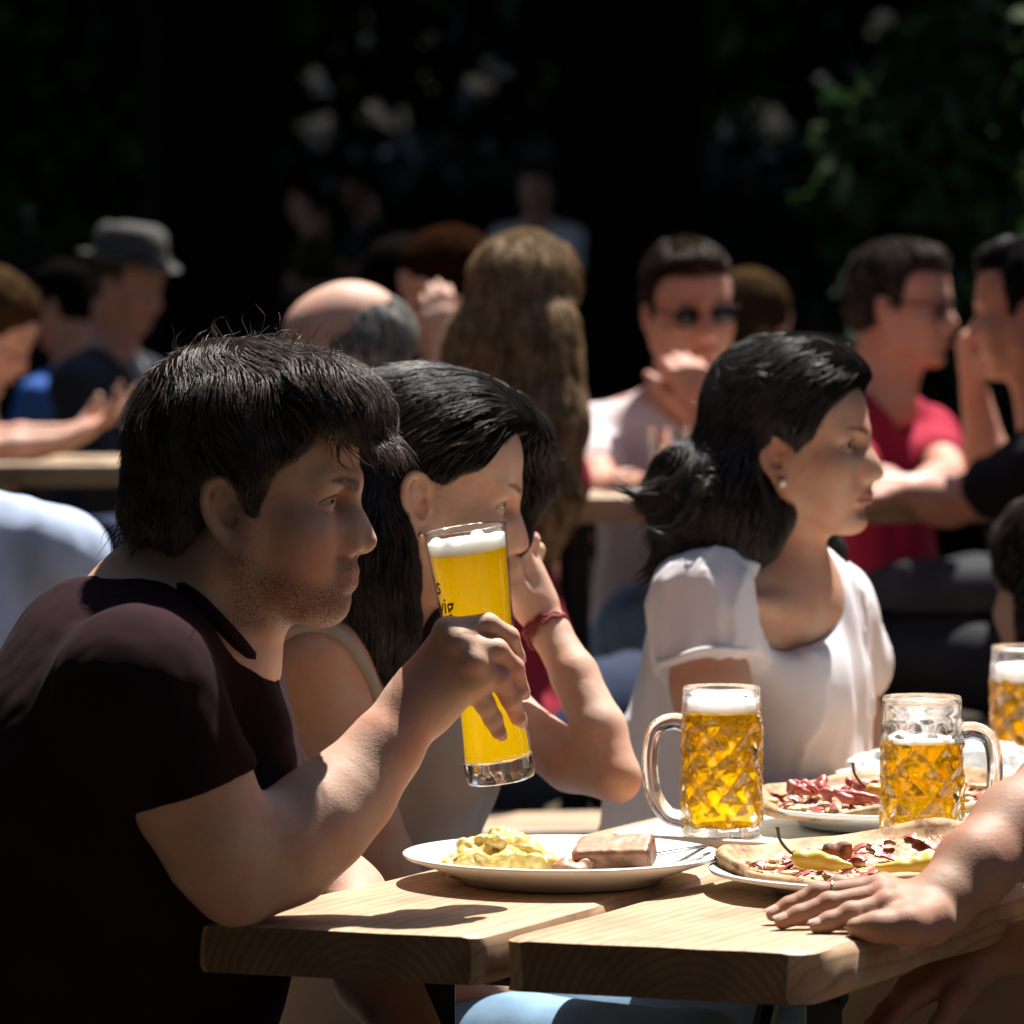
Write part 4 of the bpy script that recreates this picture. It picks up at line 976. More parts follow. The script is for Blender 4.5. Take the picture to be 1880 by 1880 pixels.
def trestle(mb, c, side, z1, w=.5, z0=0):
    """folding steel legs under a table end: two legs, cross bars"""
    for s in (-1,1):
        a = c+side*s*w*.40; mb.box((a[0],a[1],(z0+z1)/2), (.030,.030,z1-z0))
    mb.tube([c+side*w*.44+np.array((0,0,z1-.02)), c-side*w*.44+np.array((0,0,z1-.02))], .014, 6); mb.tube([c+side*w*.40+np.array((0,0,z0+.14)), c-side*w*.40+np.array((0,0,z0+.14))], .012, 6)
def build_table():
    t = thing('beer_table', 'pale pine beer garden table of two thick planks, laden with plates and beer mugs', 'table', (.3,4.7,0))
    L = 1.86
    e = nrm(FRc-FL); W = .255
    # front ends follow the slightly skew cut of the boards
    plank('tabletop_board', L, W, .041, WOOD, t, FL+(FRc-FL)*(W/.535), ANG, 1, skew=-.1146)                       # left board: local y runs to the table's left
    o2 = FRc; plank('tabletop_board', L+.05, W+.012, .043, WOOD, t, o2+np.array((0,0,-.0012)), ANG, 5, rough_edge=.006, corner=.02, skew=-.1146)
    for k, dx in enumerate((.26, 1.55)):
        c = (FL+FRc)/2+TU*dx; b = MB(); trestle(b, np.array((c[0],c[1],0)), TV, TZ-.047, .46); b.build('trestle_leg', STEEL, t, False)
    b = MB(); c = (FL+FRc)/2; b.tube([np.array((*(c+TU*.30)[:2],.24)), np.array((*(c+TU*.62)[:2],.70))], .010, 6); b.build('brace', STEEL, t, False)
    for side, (a, lab) in enumerate(((TV*.36, 'pine bench along the far left side of the laden table'), (-TV*.92, 'pine bench at the right side of the laden table'))):
        bt = thing('beer_bench', lab, 'bench', tuple((FL+a+TU*.1)[:2])+(0,)); ll = FL+a+TU*(-.2)
        plank('seat', 2.1, .25, .035, WOOD_B, bt, (ll[0],ll[1],.46), ANG, 8+side)
        for dx in (.3,1.8):
            b = MB(); c = ll+TU*dx+TV*.125; trestle(b, np.array((c[0],c[1],0)), TV, .425, .26); b.build('trestle_leg', STEEL, bt, False)
    return t
# ---------------------------------------------------------------- glass and beer
def glass_mat(name='clear_glass', thin=False, tint=(1,1,1)):
    m = bpy.data.materials.new(name); m.use_nodes = True; nt = m.node_tree; nt.nodes.clear()
    out = nt.nodes.new('ShaderNodeOutputMaterial'); mx = nt.nodes.new('ShaderNodeMixShader'); tr = nt.nodes.new('ShaderNodeBsdfTransparent')
    if thin:
        g = nt.nodes.new('ShaderNodeBsdfGlossy'); g.inputs['Roughness'].default_value = .03
        f = nt.nodes.new('ShaderNodeFresnel'); ge = nt.nodes.new('ShaderNodeNewGeometry'); mr = nt.nodes.new('ShaderNodeMapRange'); mr.inputs['To Min'].default_value = 1.5; mr.inputs['To Max'].default_value = 1/1.5
        nt.links.new(ge.outputs['Backfacing'], mr.inputs[0]); nt.links.new(mr.outputs[0], f.inputs[0])
        nt.links.new(f.outputs[0], mx.inputs[0]); nt.links.new(tr.outputs[0], mx.inputs[1]); nt.links.new(g.outputs[0], mx.inputs[2]); tr.inputs[0].default_value = (.97,.98,.97,1)
    else:
        g = nt.nodes.new('ShaderNodeBsdfGlass'); g.inputs['Roughness'].default_value = .0; g.inputs['IOR'].default_value = 1.5; g.inputs['Color'].default_value = (*tint,1)
        mx.inputs[0].default_value = .85; nt.links.new(tr.outputs[0], mx.inputs[1]); nt.links.new(g.outputs[0], mx.inputs[2])
    nt.links.new(mx.outputs[0], out.inputs[0]); return m
def beer_mat(name, col, cloudy):
    m = bpy.data.materials.new(name); m.use_nodes = True; nt = m.node_tree; nt.nodes.clear()
    out = nt.nodes.new('ShaderNodeOutputMaterial'); mx = nt.nodes.new('ShaderNodeMixShader')
    tl = nt.nodes.new('ShaderNodeBsdfTranslucent'); tl.inputs[0].default_value = (*col,1)
    if cloudy:
        p = nt.nodes.new('ShaderNodeBsdfPrincipled'); p.inputs['Base Color'].default_value = (*col,1); p.inputs['Roughness'].default_value = .5
        p.inputs['Subsurface Weight'].default_value = 1.; p.inputs['Subsurface Radius'].default_value = (1.,.55,.08); p.inputs['Subsurface Scale'].default_value = .05; p.inputs['Specular IOR Level'].default_value = .2
        mx.inputs[0].default_value = .93; nt.links.new(p.outputs[0], mx.inputs[1]); nt.links.new(tl.outputs[0], mx.inputs[2])
    else:
        g = nt.nodes.new('ShaderNodeBsdfGlass'); g.inputs['IOR'].default_value = 1.33; g.inputs['Roughness'].default_value = .02; g.inputs['Color'].default_value = (*col,1)
        tr = nt.nodes.new('ShaderNodeBsdfTransparent'); tr.inputs[0].default_value = (col[0],col[1]*.9,col[2],1)
        m2 = nt.nodes.new('ShaderNodeMixShader'); m2.inputs[0].default_value = .12; nt.links.new(g.outputs[0], m2.inputs[1]); nt.links.new(tr.outputs[0], m2.inputs[2])
        mx.inputs[0].default_value = .10; nt.links.new(m2.outputs[0], mx.inputs[1]); nt.links.new(tl.outputs[0], mx.inputs[2])
    nt.links.new(mx.outputs[0], out.inputs[0]); return m
GLASS = glass_mat('clear_glass'); GLASS_THIN = glass_mat('thin_glass', True)
BEER = beer_mat('lager', (.985,.74,.06), False); WEISS = beer_mat('wheat_beer', (1.,.80,.05), True)
FOAM = mat('beer_foam', (.95,.94,.91), .7); bsdf(FOAM).inputs['Subsurface Weight'].default_value = 1.; bsdf(FOAM).inputs['Subsurface Radius'].default_value = (1,.95,.85); bsdf(FOAM).inputs['Subsurface Scale'].default_value = .02
_n = noise_node(FOAM, 700, 3); bump(FOAM, (_n, 'Fac'), .4, .001)
def mug(label, loc, ang, level, foam, seed=1):
    """heavy dimpled beer mug with a handle, about 0.4 litre"""
    t = thing('beer_mug', label, 'beer mug', loc, 'dimpled beer mugs on the table'); R = .0390; H = .1465
    Rz = np.array([[math.cos(ang),-math.sin(ang),0],[math.sin(ang),math.cos(ang),0],[0,0,1]])
    def dim(r, z, a):
        if r < .0375: return r
        k = np.clip((z-.010)/.010,0,1)*np.clip((.116-z)/.008,0,1); best = 9.; row = math.floor((z-.012)/.0165)
        for rw in (row-1, row, row+1):
            u = a*8/(2*math.pi)+.5*(rw % 2)+.06*math.sin(rw*2.3+seed); fu = (u % 1)-.5; fv = (z-.012)/.0165-rw-.5+.10*math.sin(3*a+rw*1.7)
            best = min(best, abs(fu)/.5+abs(fv)/1.0, math.hypot(fu/.46, fv/.82))
        return r+k*(.0018-.0050*max(0,1-best**1.6))
    def smooth(r, z, a):
        return r+.0006*math.sin(9*a+90*z) if r > .03 and z < .11 else r
    b = MB()
    zs = list(np.linspace(.008,.118,80))
    prof = [(0,.0015),(.030,.0015),(.0345,0),(.0375,.002),(.0385,.006)]+[(R,z) for z in zs]+[(.0388,.122),(.0378,.128),(.0372,.140),(.0370,.1445),(.0360,.1465),(.0348,.1450),(.0346,.138),(.0350,.122)]+[(.0346,z) for z in (.11,.09,.07,.05,.03,.018)]+[(.031,.0135),(.02,.012),(0,.0125)]
    b.lathe(prof, 112, fn=dim); o = b.build('glass', GLASS, t, True, loc=(0,0,0)); 
    b = MB(); lv = level
    b.lathe([(0,.0122),(.02,.0117),(.0313,.0132),(.0349,.0178)]+[(.0349,z) for z in np.linspace(.022,lv-.003,30)]+[(.0349,lv),(0,lv)], 64, fn=smooth); b.build('beer', BEER, t, True, loc=(0,0,0), sharp=50)
    S = Sculpt(); r = np.random.default_rng(seed); fh = foam
    S.cone((0,0,lv+.001), (0,0,lv+fh), .0330, .0328, .002)
    S.plane((0,0,lv+.0004), (0,0,-1), .0005); 
    top = lv+fh*.75
    S._add(lambda p: -(p[...,2]-top-.0018*vnoise(p*np.array((60,60,60),F32), seed)-.001*vnoise(p*np.array((170,170,170),F32), seed+1)), (-1,-1,-1), (1,1,1), .002, '-')
    V, Q = S.mesh(.0016); me = mesh_from(V, Q, [FOAM]); f = bpy.data.objects.new('foam', me); COL.objects.link(f); f.parent = t
    b = MB(); hp = spline([(.0365,0,.112),(.050,0,.1135),(.064,0,.106),(.0695,0,.086),(.0690,0,.060),(.064,0,.040),(.052,0,.024),(.0365,0,.0195)], 40)
    b.tube(list(hp), [.0078-.0012*math.sin(math.pi*i/39) for i in range(40)], 14, sq=1.15); b.build('handle', GLASS, t, True, loc=(0,0,0))
    t.rotation_euler = (0,0,ang); return t
def build_mugs():
    mug('full dimpled beer mug with thick foam on the front tray, handle towards the raised elbow', P(1325,1541,4.43), math.radians(188), .1215, .016, 1)
    m2 = P(1693,1568,4.34); m2[2] = .7775
    mug('partly drunk dimpled beer mug behind the front pizza, handle towards the reaching arm', m2, math.radians(8), .1030, .0085, 2)
    m3 = P(1882,1432,5.12); m3[2] = .771
    mug('dimpled beer mug farthest along the table, cut by the picture edge', m3, math.radians(75), .1080, .022, 3)
def text_on_glass(parent, s, size, z, a_end, rfun, m, name='lettering'):
    cu = bpy.data.curves.new(name, 'FONT'); cu.body = s; cu.size = size; cu.align_x = 'RIGHT'; cu.shear = .15; cu.offset = size*.012
    o = bpy.data.objects.new(name, cu); COL.objects.link(o); dg = bpy.context.evaluated_depsgraph_get(); me = bpy.data.meshes.new_from_object(o.evaluated_get(dg)); bpy.data.objects.remove(o)
    import bmesh; bm = bmesh.new(); bm.from_mesh(me); bmesh.ops.triangulate(bm, faces=bm.faces); bmesh.ops.subdivide_edges(bm, edges=[e for e in bm.edges if e.calc_length() > size*.2], cuts=2)
    for v in bm.verts:
        zz = z+v.co.y; r = rfun(zz)+.00025; a = a_end+v.co.x/r; v.co = (r*math.cos(a), r*math.sin(a), zz)
    bm.to_mesh(me); bm.free(); me.materials.append(m); w = bpy.data.objects.new(name, me); COL.objects.link(w); w.parent = parent; return w
def build_weissbier():
    top, bot = P(853,968,4.025), P(920,1433,4.025); H = np.linalg.norm(top-bot); z = nrm(top-bot); tilt = nrm(z+np.array((0,-.045,0))); z = tilt
    x = nrm(np.cross((0,1,0), z)); y = np.cross(z, x); Rm = np.stack([x,y,z],1)
    t = thing('beer_glass', 'tall slim glass of cloudy yellow wheat beer held up by the man in black', 'beer glass', bot)
    t.rotation_euler = Matrix(Rm.tolist()).to_euler()
    k = H
    rz = lambda zz: float(np.interp(zz/k, [0,.03,.12,.28,.42,.6,.8,1.], [.0300,.0314,.0302,.0280,.0282,.0303,.0335,.0364]))
    zs = np.linspace(0,1,60)
    sm = lambda zz: (rz(zz-.006)+rz(zz)+rz(zz+.006))/3
    b = MB(); w = .0016; fl = .0200
    prof = [(sm(q*k), q*k) for q in np.linspace(fl/k+.005,.992,50)]+[(sm(k)-.0008, k)]+[(sm(q*k)-w, q*k) for q in np.linspace(.992,fl/k+.005,50)]
    b.lathe(prof, 72, closed=True); b.build('glass', GLASS_THIN, t, True, loc=(0,0,0))
    b = MB(); b.lathe([(0,.002),(.020,.002),(.0265,0),(.0290,.0012),(.0306,.004),(sm(.01),.009),(sm(.02),.0200),(sm(.02)-w,.0207),(.022,.0180),(0,.0160)], 72); b.build('glass_foot', GLASS, t, True, loc=(0,0,0), sharp=60)
    lv = .905*k; g = w+.0002
    b = MB(); b.lathe([(0,.0165),(.022,.0185),(sm(.0207)-g,.0215)]+[(sm(q)-g, q) for q in np.linspace(.025,lv,40)]+[(0,lv)], 72); b.build('beer', WEISS, t, True, loc=(0,0,0), sharp=50)
    S = Sculpt(); S.cone((0,0,lv), (0,0,lv+.016), sm(lv)-g+.0001, sm(lv+.016)-g+.0001, .001)
    S.plane((0,0,lv+.0003), (0,0,-1), .0005); 
    S._add(lambda p: -(p[...,2]-lv-.0118-.0016*vnoise(p*np.array((75,75,75),F32), 4)-.07*p[...,0]*0), (-1,-1,-1), (1,1,1), .001, '-')
    S._add(lambda p: np.linalg.norm(p[...,:2], axis=-1)-(sm(lv+.008)-g), (-.1,-.1,0), (.1,.1,.4), .0005, '+') if False else None
    for a, rr in ((2.9,.0036),(3.6,.003),(4.2,.0045),(4.75,.0034),(5.2,.0026),(1.2,.004)): S.ell((.027*math.cos(a),.027*math.sin(a),lv+.0122), (rr*1.4,rr*1.4,rr), .002)
    V, Q = S.mesh(.0013); f = bpy.data.objects.new('foam', mesh_from(V, Q, [FOAM])); COL.objects.link(f); f.parent = t
    ink = mat('dark_red_print', (.10,.012,.015), .5)
    # print wraps round the glass; only its right end comes round to the visible side
    R_ = math.radians
    text_on_glass(t, "'s", .022, .170, R_(-146), sm, ink); text_on_glass(t, 'Ludwig', .0200, .153, R_(-126), sm, ink); text_on_glass(t, 'er', .0200, .138, R_(-128), sm, ink)
    return t
# ---------------------------------------------------------------- plates, trays and food
CHINA = mat('white_china', (.80,.79,.76), .18); TRAYM = mat('cream_plastic', (.74,.71,.64), .4)
def plate(label, c, R, h=.026, group='white plates on the table'):
    t = thing('plate', label, 'plate', c, group); b = MB()
    b.lathe([(0,.004),(.55*R,.004),(.57*R,0),(.62*R,0),(.66*R,.006),(.99*R,h-.0035),(R,h-.001),(.995*R,h),(.97*R,h+.0005),(.72*R,h*.42),(.64*R,.0095),(.55*R,.0075),(0,.0075)], 96)
    b.build('dish', CHINA, t, True, loc=(0,0,0)); return t
def rrect(w, d, r, n=6):
    P_ = []
    for cx, cy, a0 in ((w/2-r,d/2-r,0),(-w/2+r,d/2-r,90),(-w/2+r,-d/2+r,180),(w/2-r,-d/2+r,270)):
        for i in range(n+1):
            a = math.radians(a0+90*i/n); P_.append((cx+r*math.cos(a), cy+r*math.sin(a)))
    return P_
def tray(label, corner, w, d, ang, h=.018, m=None):
    """corner = its left front corner; w along -TV, d along TU"""
    c = corner-TV*w/2+TU*d/2; t = thing('serving_tray', label, 'tray', c); b = MB(); L = []
    for (ins, z) in ((.020,0),(.010,.002),(.0015,h*.75),(0,h-.001),(.0015,h),(.006,h),(.009,h-.002),(.022,.0055),(.030,.0045)):
        L.append([(x,y,z) for x,y in rrect(w-2*ins, d-2*ins, max(.012,.035-ins))])
    n = len(L[0]); V = [v for q in L for v in q]; F = [(i*n+j, i*n+(j+1)%n, (i+1)*n+(j+1)%n, (i+1)*n+j) for i in range(len(L)-1) for j in range(n)]
    F += [tuple(range(n))[::-1], tuple((len(L)-1)*n+j for j in range(n))]
    b.add(V, F); b.build('tray_body', m or TRAYM, t, True, loc=(0,0,0), sharp=50); t.rotation_euler = (0,0,ang); return t
def pizza(label, c, R, seed, toward=(0,-1)):
    r = np.random.default_rng(seed); t = thing('flatbread_pizza', label, 'pizza', c, 'thin pizzas on plates')
    dough = mat('baked_dough_%d' % seed, (.62,.42,.24), .7); n = noise_node(dough, 32, 6, .68); n2 = noise_node(dough, 110, 3)
    cc = (ramp(dough, n, 'Fac', [(.36,(.54,.37,.22)),(.52,(.44,.26,.125)),(.66,(.13,.05,.02))]), 'Color'); setc(dough, cc); bump(dough, (n2,'Fac'), .4, .002)
    sauce = mat('cheese_sauce_%d' % seed, (.75,.5,.3), .45); n = noise_node(sauce, 85, 4, .6)
    setc(sauce, (ramp(sauce, n, 'Fac', [(.34,(.66,.55,.38)),(.45,(.60,.40,.22)),(.53,(.38,.10,.05)),(.63,(.55,.36,.18)),(.75,(.20,.06,.025))]), 'Color')); bump(sauce, (n,'Fac'), .8, .004)
    ham = mat('ham_%d' % seed, (.42,.10,.085), .4); n = noise_node(ham, 60, 3); setc(ham, (ramp(ham, n, 'Fac', [(.35,(.50,.13,.11)),(.62,(.34,.07,.06)),(.72,(.66,.38,.30))]), 'Color'))
    pep = mat('pickled_pepper_%d' % seed, (.55,.52,.10), .3); bsdf(pep).inputs['Subsurface Weight'].default_value = .15; stem = mat('pepper_stem', (.10,.09,.03), .7)
    nr, na = 26, 96; V = []; F = []; M = []
    edge = lambda a: R*(1+.035*math.sin(2*a+seed)+.03*math.sin(5*a+seed*2)+.02*math.sin(9*a))
    def hz(q, a):
        rim = .0055*math.exp(-((q-.955)/.045)**2)*(1+.5*math.sin(4*a+seed)+.5*math.sin(7*a+2*seed)); lift = .006*max(0,q-.75)/.25*(1+.9*math.sin(3*a+seed*1.7))+.015*max(0,.15+math.sin(a+.45))*q*q
        return .004+rim+lift+.0022*float(vnoise(np.array((q*R*math.cos(a)*70, q*R*math.sin(a)*70, seed))))*(q < .9)
    for i in range(nr+1):
        q = i/nr
        for j in range(na):
            a = 2*math.pi*j/na; V.append((edge(a)*q*math.cos(a), edge(a)*q*math.sin(a), hz(q,a)))
    for i in range(nr):
        for j in range(na): F.append((i*na+j, (i+1)*na+j, (i+1)*na+(j+1)%na, i*na+(j+1)%na)); M.append(1 if i/nr < .84+.04*math.sin(j*.9) else 0)
    b0 = len(V)
    for i in (nr, nr-1, 0):
        for j in range(na):
            a = 2*math.pi*j/na; q = i/nr; V.append((edge(a)*q*.99*math.cos(a), edge(a)*q*.99*math.sin(a), hz(q,a)*(.0 if i == 0 else .35)-.0012))
    for k in range(2):
        for j in range(na): F.append((b0+k*na+j, b0+k*na+(j+1)%na, b0+(k+1)*na+(j+1)%na, b0+(k+1)*na+j)[::-1]); M.append(0)
    for j in range(na): F.append((nr*na+j, b0+j, b0+(j+1)%na, nr*na+(j+1)%na)); M.append(0)
    b = MB(); b.V = V; b.F = F; b.M = M; b.build('crust', [dough, sauce], t, True, loc=(0,0,0))
    for k in range(36):                                                     # slices of cured ham
        a = r.uniform(0,6.28); q = math.sqrt(r.uniform(.02,.72)); x, y = R*q*math.cos(a), R*q*math.sin(a); z = hz(q,a)
        w, l = r.uniform(.006,.014), r.uniform(.010,.030); th = r.uniform(0,3.14); m_, n_ = 9, 6; V = []; F = []
        for lay in (0,1):
            for i in range(m_):
                for j in range(n_):
                    u, v = (i/(m_-1)-.5)*l*(1+.2*math.sin(j*2+k)), (j/(n_-1)-.5)*w*(1+.35*math.sin(i*1.3+k))
                    V.append((x+u*math.cos(th)-v*math.sin(th), y+u*math.sin(th)+v*math.cos(th), z+.0035+.0045*math.sin(u*190+k)*math.cos(v*150+k*2)+(.0014 if lay else 0)))
        for lay in (0,1):
            for i in range(m_-1):
                for j in range(n_-1):
                    o = lay*m_*n_; q4 = (o+i*n_+j, o+i*n_+j+1, o+(i+1)*n_+j+1, o+(i+1)*n_+j); F.append(q4 if not lay else q4[::-1])
        b = MB(); b.add(V, F); b.build('ham_slice', ham, t, True, loc=(0,0,0))
    for k in range(58):                                                     # crumbs of melted cheese and onion
        a = r.uniform(0,6.28); q = math.sqrt(r.uniform(.02,.74)); S = Sculpt(); x, y, z = R*q*math.cos(a), R*q*math.sin(a), hz(q,a)
        for _ in range(3): S.ell((x+r.normal(0,.004), y+r.normal(0,.004), z+.002), (r.uniform(.0025,.0065), r.uniform(.0025,.0065), .0028), .002)
        V, Q = S.mesh(.0019); o = bpy.data.objects.new('cheese', mesh_from(V, Q, [CHEESE])); COL.objects.link(o); o.parent = t
    return t, hz, pep, stem
CHEESE = mat('melted_cheese', (.66,.50,.28), .45)
def pepper(t, x, y, z, th, L, pep, stem):
    S = Sculpt(); d = np.array((math.cos(th), math.sin(th), 0)); s = np.array((-d[1], d[0], 0)); c = np.array((x,y,z+.006))
    pts = [c-d*L*.5+s*.006, c-d*L*.2, c+d*L*.15+np.array((0,0,.003)), c+d*L*.42+s*.004+np.array((0,0,.005))]
    S.chain(pts, [.0028,.0062,.0088,.0078], .004); S.disp = lambda p: .0012*vnoise(p*np.array((140,140,140),F32), 3)
    V, Q = S.mesh(.0016); o = bpy.data.objects.new('pickled_pepper', mesh_from(V, Q, [pep])); COL.objects.link(o); o.parent = t
    b = MB(); e = pts[-1]; b.tube(list(spline([e, e+d*.010+np.array((0,0,.006)), e+d*.018+np.array((0,0,.016)), e+d*.020+np.array((0,0,.027))], 12)), [.0026]+[.0015]*10+[.0022], 7); k = b.build('stem', stem, None, True); k.parent = o
def build_food():
    # the man's plate: potato salad, a slice of meat loaf, fork and knife
    c1 = np.array(P(1031,1600,4.17)); c1[2] = TZ+.001; plate('white plate with potato salad and meat loaf, close to the raised beer glass', c1, .1435)
    S = Sculpt(); r = np.random.default_rng(4); o = P(925,0,4.155); o[2] = TZ+.012
    for i in range(170):
        q = math.sqrt(r.random()); a = r.uniform(0,6.28); x, y = .048*q*math.cos(a), .036*q*math.sin(a); h = .026*(1-q**2.2)*(.75+.5*r.random()); s = r.choice([.0035,.005,.007,.0095])*r.uniform(.8,1.2)
        S.ell(o+np.array((x,y,h)), (s*1.3,s,s*.7), .0016, rot=rot_axes(*r.uniform(-60,60,3)))
    S.ell(o+np.array((0,0,.002)), (.046,.034,.018), .006); S.disp = lambda p: .0011*vnoise(p*np.array((230,230,230),F32), 2)+.0006*vnoise(p*np.array((520,520,520),F32), 7)
    V, Q = S.mesh(.0013); ps = mat('potato', (.70,.54,.14), .32); bsdf(ps).inputs['Subsurface Weight'].default_value = .2; bsdf(ps).inputs['Subsurface Radius'].default_value = (1,.8,.3); bsdf(ps).inputs['Subsurface Scale'].default_value = .006
    n = noise_node(ps, 60, 3); setc(ps, (ramp(ps, n, 'Fac', [(.35,(.68,.48,.115)),(.65,(.78,.62,.235))]), 'Color')); n2 = noise_node(ps, 420, 3); bump(ps, (n2,'Fac'), .25, .001)
    b = Vector((o[0],o[1],TZ)); me = mesh_from(V-np.array(b), Q, [ps]); tag(new_obj('potato_salad', me, None, b), 'heap of shiny yellow potato salad on the white plate', 'potato salad')
    S = Sculpt(); m0 = P(1128,0,4.15); m0[2] = TZ+.026; A = rot_axes(14,-3,-10)
    for k in (0,1):
        pass
    fr = Frame(m0, A)
    def slab(p):
        q = np.abs(fr.l(p))-np.array((.030,.018,.0075),F32); return np.linalg.norm(np.maximum(q,0),axis=-1)+np.minimum(q.max(-1),0)-.0055
    S._add(slab, m0-.05, m0+.05, 0, '+'); S.disp = lambda p: .0012*vnoise(p*np.array((70,70,70),F32), 2)+.0005*vnoise(p*np.array((260,260,260),F32), 5)
    V, Q = S.mesh(.0017); V = relax(V, Q, 1, .4); L = fr.l(V[Q].mean(1)); mi = ((L[:,0] > .0325) | (L[:,2] < -.0118)).astype(int); mi[(np.abs(L[:,1]) > .0212) & (mi == 0)] = 2
    cut = mat('meat_loaf', (.5,.27,.17), .5); n = noise_node(cut, 160, 4); setc(cut, (ramp(cut, n, 'Fac', [(.35,(.33,.155,.085)),(.65,(.44,.245,.15))]), 'Color')); bump(cut, (n,'Fac'), .2, .001)
    side = mat('meat_loaf_side', (.36,.16,.08), .42); n = noise_node(side, 60, 4); setc(side, (ramp(side, n, 'Fac', [(.35,(.17,.065,.03)),(.65,(.36,.17,.085))]), 'Color'))
    crust = mat('meat_loaf_crust', (.13,.045,.02), .4); n = noise_node(crust, 70, 3); setc(crust, (ramp(crust, n, 'Fac', [(.35,(.07,.025,.012)),(.65,(.26,.10,.045))]), 'Color'))
    b = Vector(m0); tag(new_obj('meat_loaf_slice', mesh_from(V-np.array(b), Q, [cut, crust, side], midx=mi), None, b), 'thick slice of browned meat loaf lying on the plate beside the potato salad', 'meat loaf')
    S = Sculpt(); m1 = P(1044,0,4.125); m1[2] = TZ+.018
    for i in range(7): S.ell(m1+np.array((r.normal(0,.006),r.normal(0,.004),r.uniform(-.004,.004))), (.007,.006,.006), .004)
    S.disp = lambda p: .0012*vnoise(p*np.array((150,150,150),F32), 2); V, Q = S.mesh(.0017); b = Vector(m1); tag(new_obj('meat_piece', mesh_from(V-np.array(b), Q, [cut]), None, b), 'small torn piece of meat between the potato salad and the meat loaf slice', 'meat')
    st = mat('cutlery_steel', (.62,.61,.60), .16, Metallic=1.)
    b = MB(); f0 = P(1062,0,4.085); f0[2] = TZ+.016; d = nrm((.80,.60,.02)); s = nrm(np.cross((0,0,1),d)); up = np.cross(d,s)
    for k in (-1.5,-.5,.5,1.5): b.tube(list(spline([f0+s*k*.005+up*.0, f0+s*k*.0052+d*.02-up*.004, f0+s*k*.005+d*.042-up*.003], 8)), [.0008]+[.0013]*7, 6)
    b.tube(list(spline([f0+d*.040-up*.003, f0+d*.055, f0+d*.068+up*.001], 8)), [.0078,.0085,.008,.007,.0055,.0042,.0034,.003], 10, sq=.22)
    b.tube(list(spline([f0+d*.066+up*.001, f0+d*.10-up*.001, f0+d*.150+up*.006], 10)), .0032, 8, sq=.5)
    b.build('fork', st, None, True); fk = bpy.context.scene.objects['fork']; tag(fk, 'steel fork lying tines down on the plate in front of the meat loaf', 'fork')
    b = MB(); k0 = P(1205,0,4.19); k0[2] = TZ+.0225; k1 = P(1302,0,4.215); k1[2] = TZ+.028; dv = k1-k0
    b.tube([k0-dv*.9+np.array((0,0,-.006)), k0-dv*.3, k0, k0+dv*.5, k1], [.004,.0075,.0062,.0052,.005], 8, sq=.28); tag(b.build('knife', st, None, True), 'steel table knife resting on the rim of the potato salad plate', 'knife')
    # trays
    tc = P(1102,1537,4.40); tc[2] = TZ+.001
    tray('cream tray carrying the full mug and a pizza plate', tc, .46, .36, ANG-math.radians(90)+0, m=TRAYM)
    t2 = P(1515,1424,4.87); t2[2] = TZ+.001; tray('white tray with crumpled napkins, beyond the front tray', t2, .34, .30, ANG-math.radians(90), .03, CHINA)
    # front pizza
    c2 = np.array((.330,4.105,TZ+.001)); plate('white plate under the front pizza, next to the flat hand', c2, .156, .020)
    t, hz, pep, stem = pizza('flatbread pizza with two yellow peppers, ham and charred edge, at the front beside the hand', c2+np.array((.004,0,.012)), .146, 3)
    pepper(t, .018,-.088,.012, math.radians(8), .068, pep, stem); pepper(t, -.062,-.060,.012, math.radians(172), .047, pep, stem)
    S = Sculpt(); S.ell((-.045,.015,.019), (.013,.010,.008), .006); S.ell((-.038,.012,.025), (.006,.006,.004), .004); S.ell((-.052,.010,.022), (.006,.006,.005), .004); S.disp = lambda p: .002*vnoise(p*np.array((150,150,150),F32), 2); V, Q = S.mesh(.002)
    ch = mat('charred_bubble', (.14,.045,.02), .7); n = noise_node(ch, 120, 4, .65); setc(ch, (ramp(ch, n, 'Fac', [(.35,(.03,.012,.008)),(.6,(.30,.10,.045))]), 'Color')); o = bpy.data.objects.new('crust_bubble', mesh_from(V, Q, [ch])); COL.objects.link(o); o.parent = t
    c3 = np.array((.372,4.575,TZ+.009)); plate('white plate on the front tray under the second pizza, between two mugs', c3, .142, .022)
    t, hz, pep, stem = pizza('flatbread pizza heaped with red cured ham, on the tray between two mugs', c3+np.array((0,0,.013)), .134, 7)
    pepper(t, .005,-.060,.014, math.radians(160), .06, pep, stem)
    ham = bpy.data.materials['ham_7']
    for k in range(13):
        S = Sculpt(); a = r.uniform(2.2,4.6); q = r.uniform(.3,.85); x, y = .12*q*math.cos(a), .12*q*math.sin(a)
        S.chain(list(spline([(x,y,.014),(x+r.normal(0,.010),y+.008,.026),(x+.014,y+r.normal(0,.01),.020),(x+.03,y,.016)], 8)), [.0015,.0035,.0048,.003,.0045,.0035,.003,.0015], .0015); S.disp = lambda p: .0016*vnoise(p*np.array((120,120,120),F32), 2)
        V, Q = S.mesh(.0022); o = bpy.data.objects.new('ham_slice', mesh_from(V, Q, [ham])); COL.objects.link(o); o.parent = t
    # napkins: crumpled sheets
    nap = mat('paper_napkin', (.78,.77,.75), .9); nn = noise_node(nap, 200, 3); bump(nap, (nn,'Fac'), .3, .001)
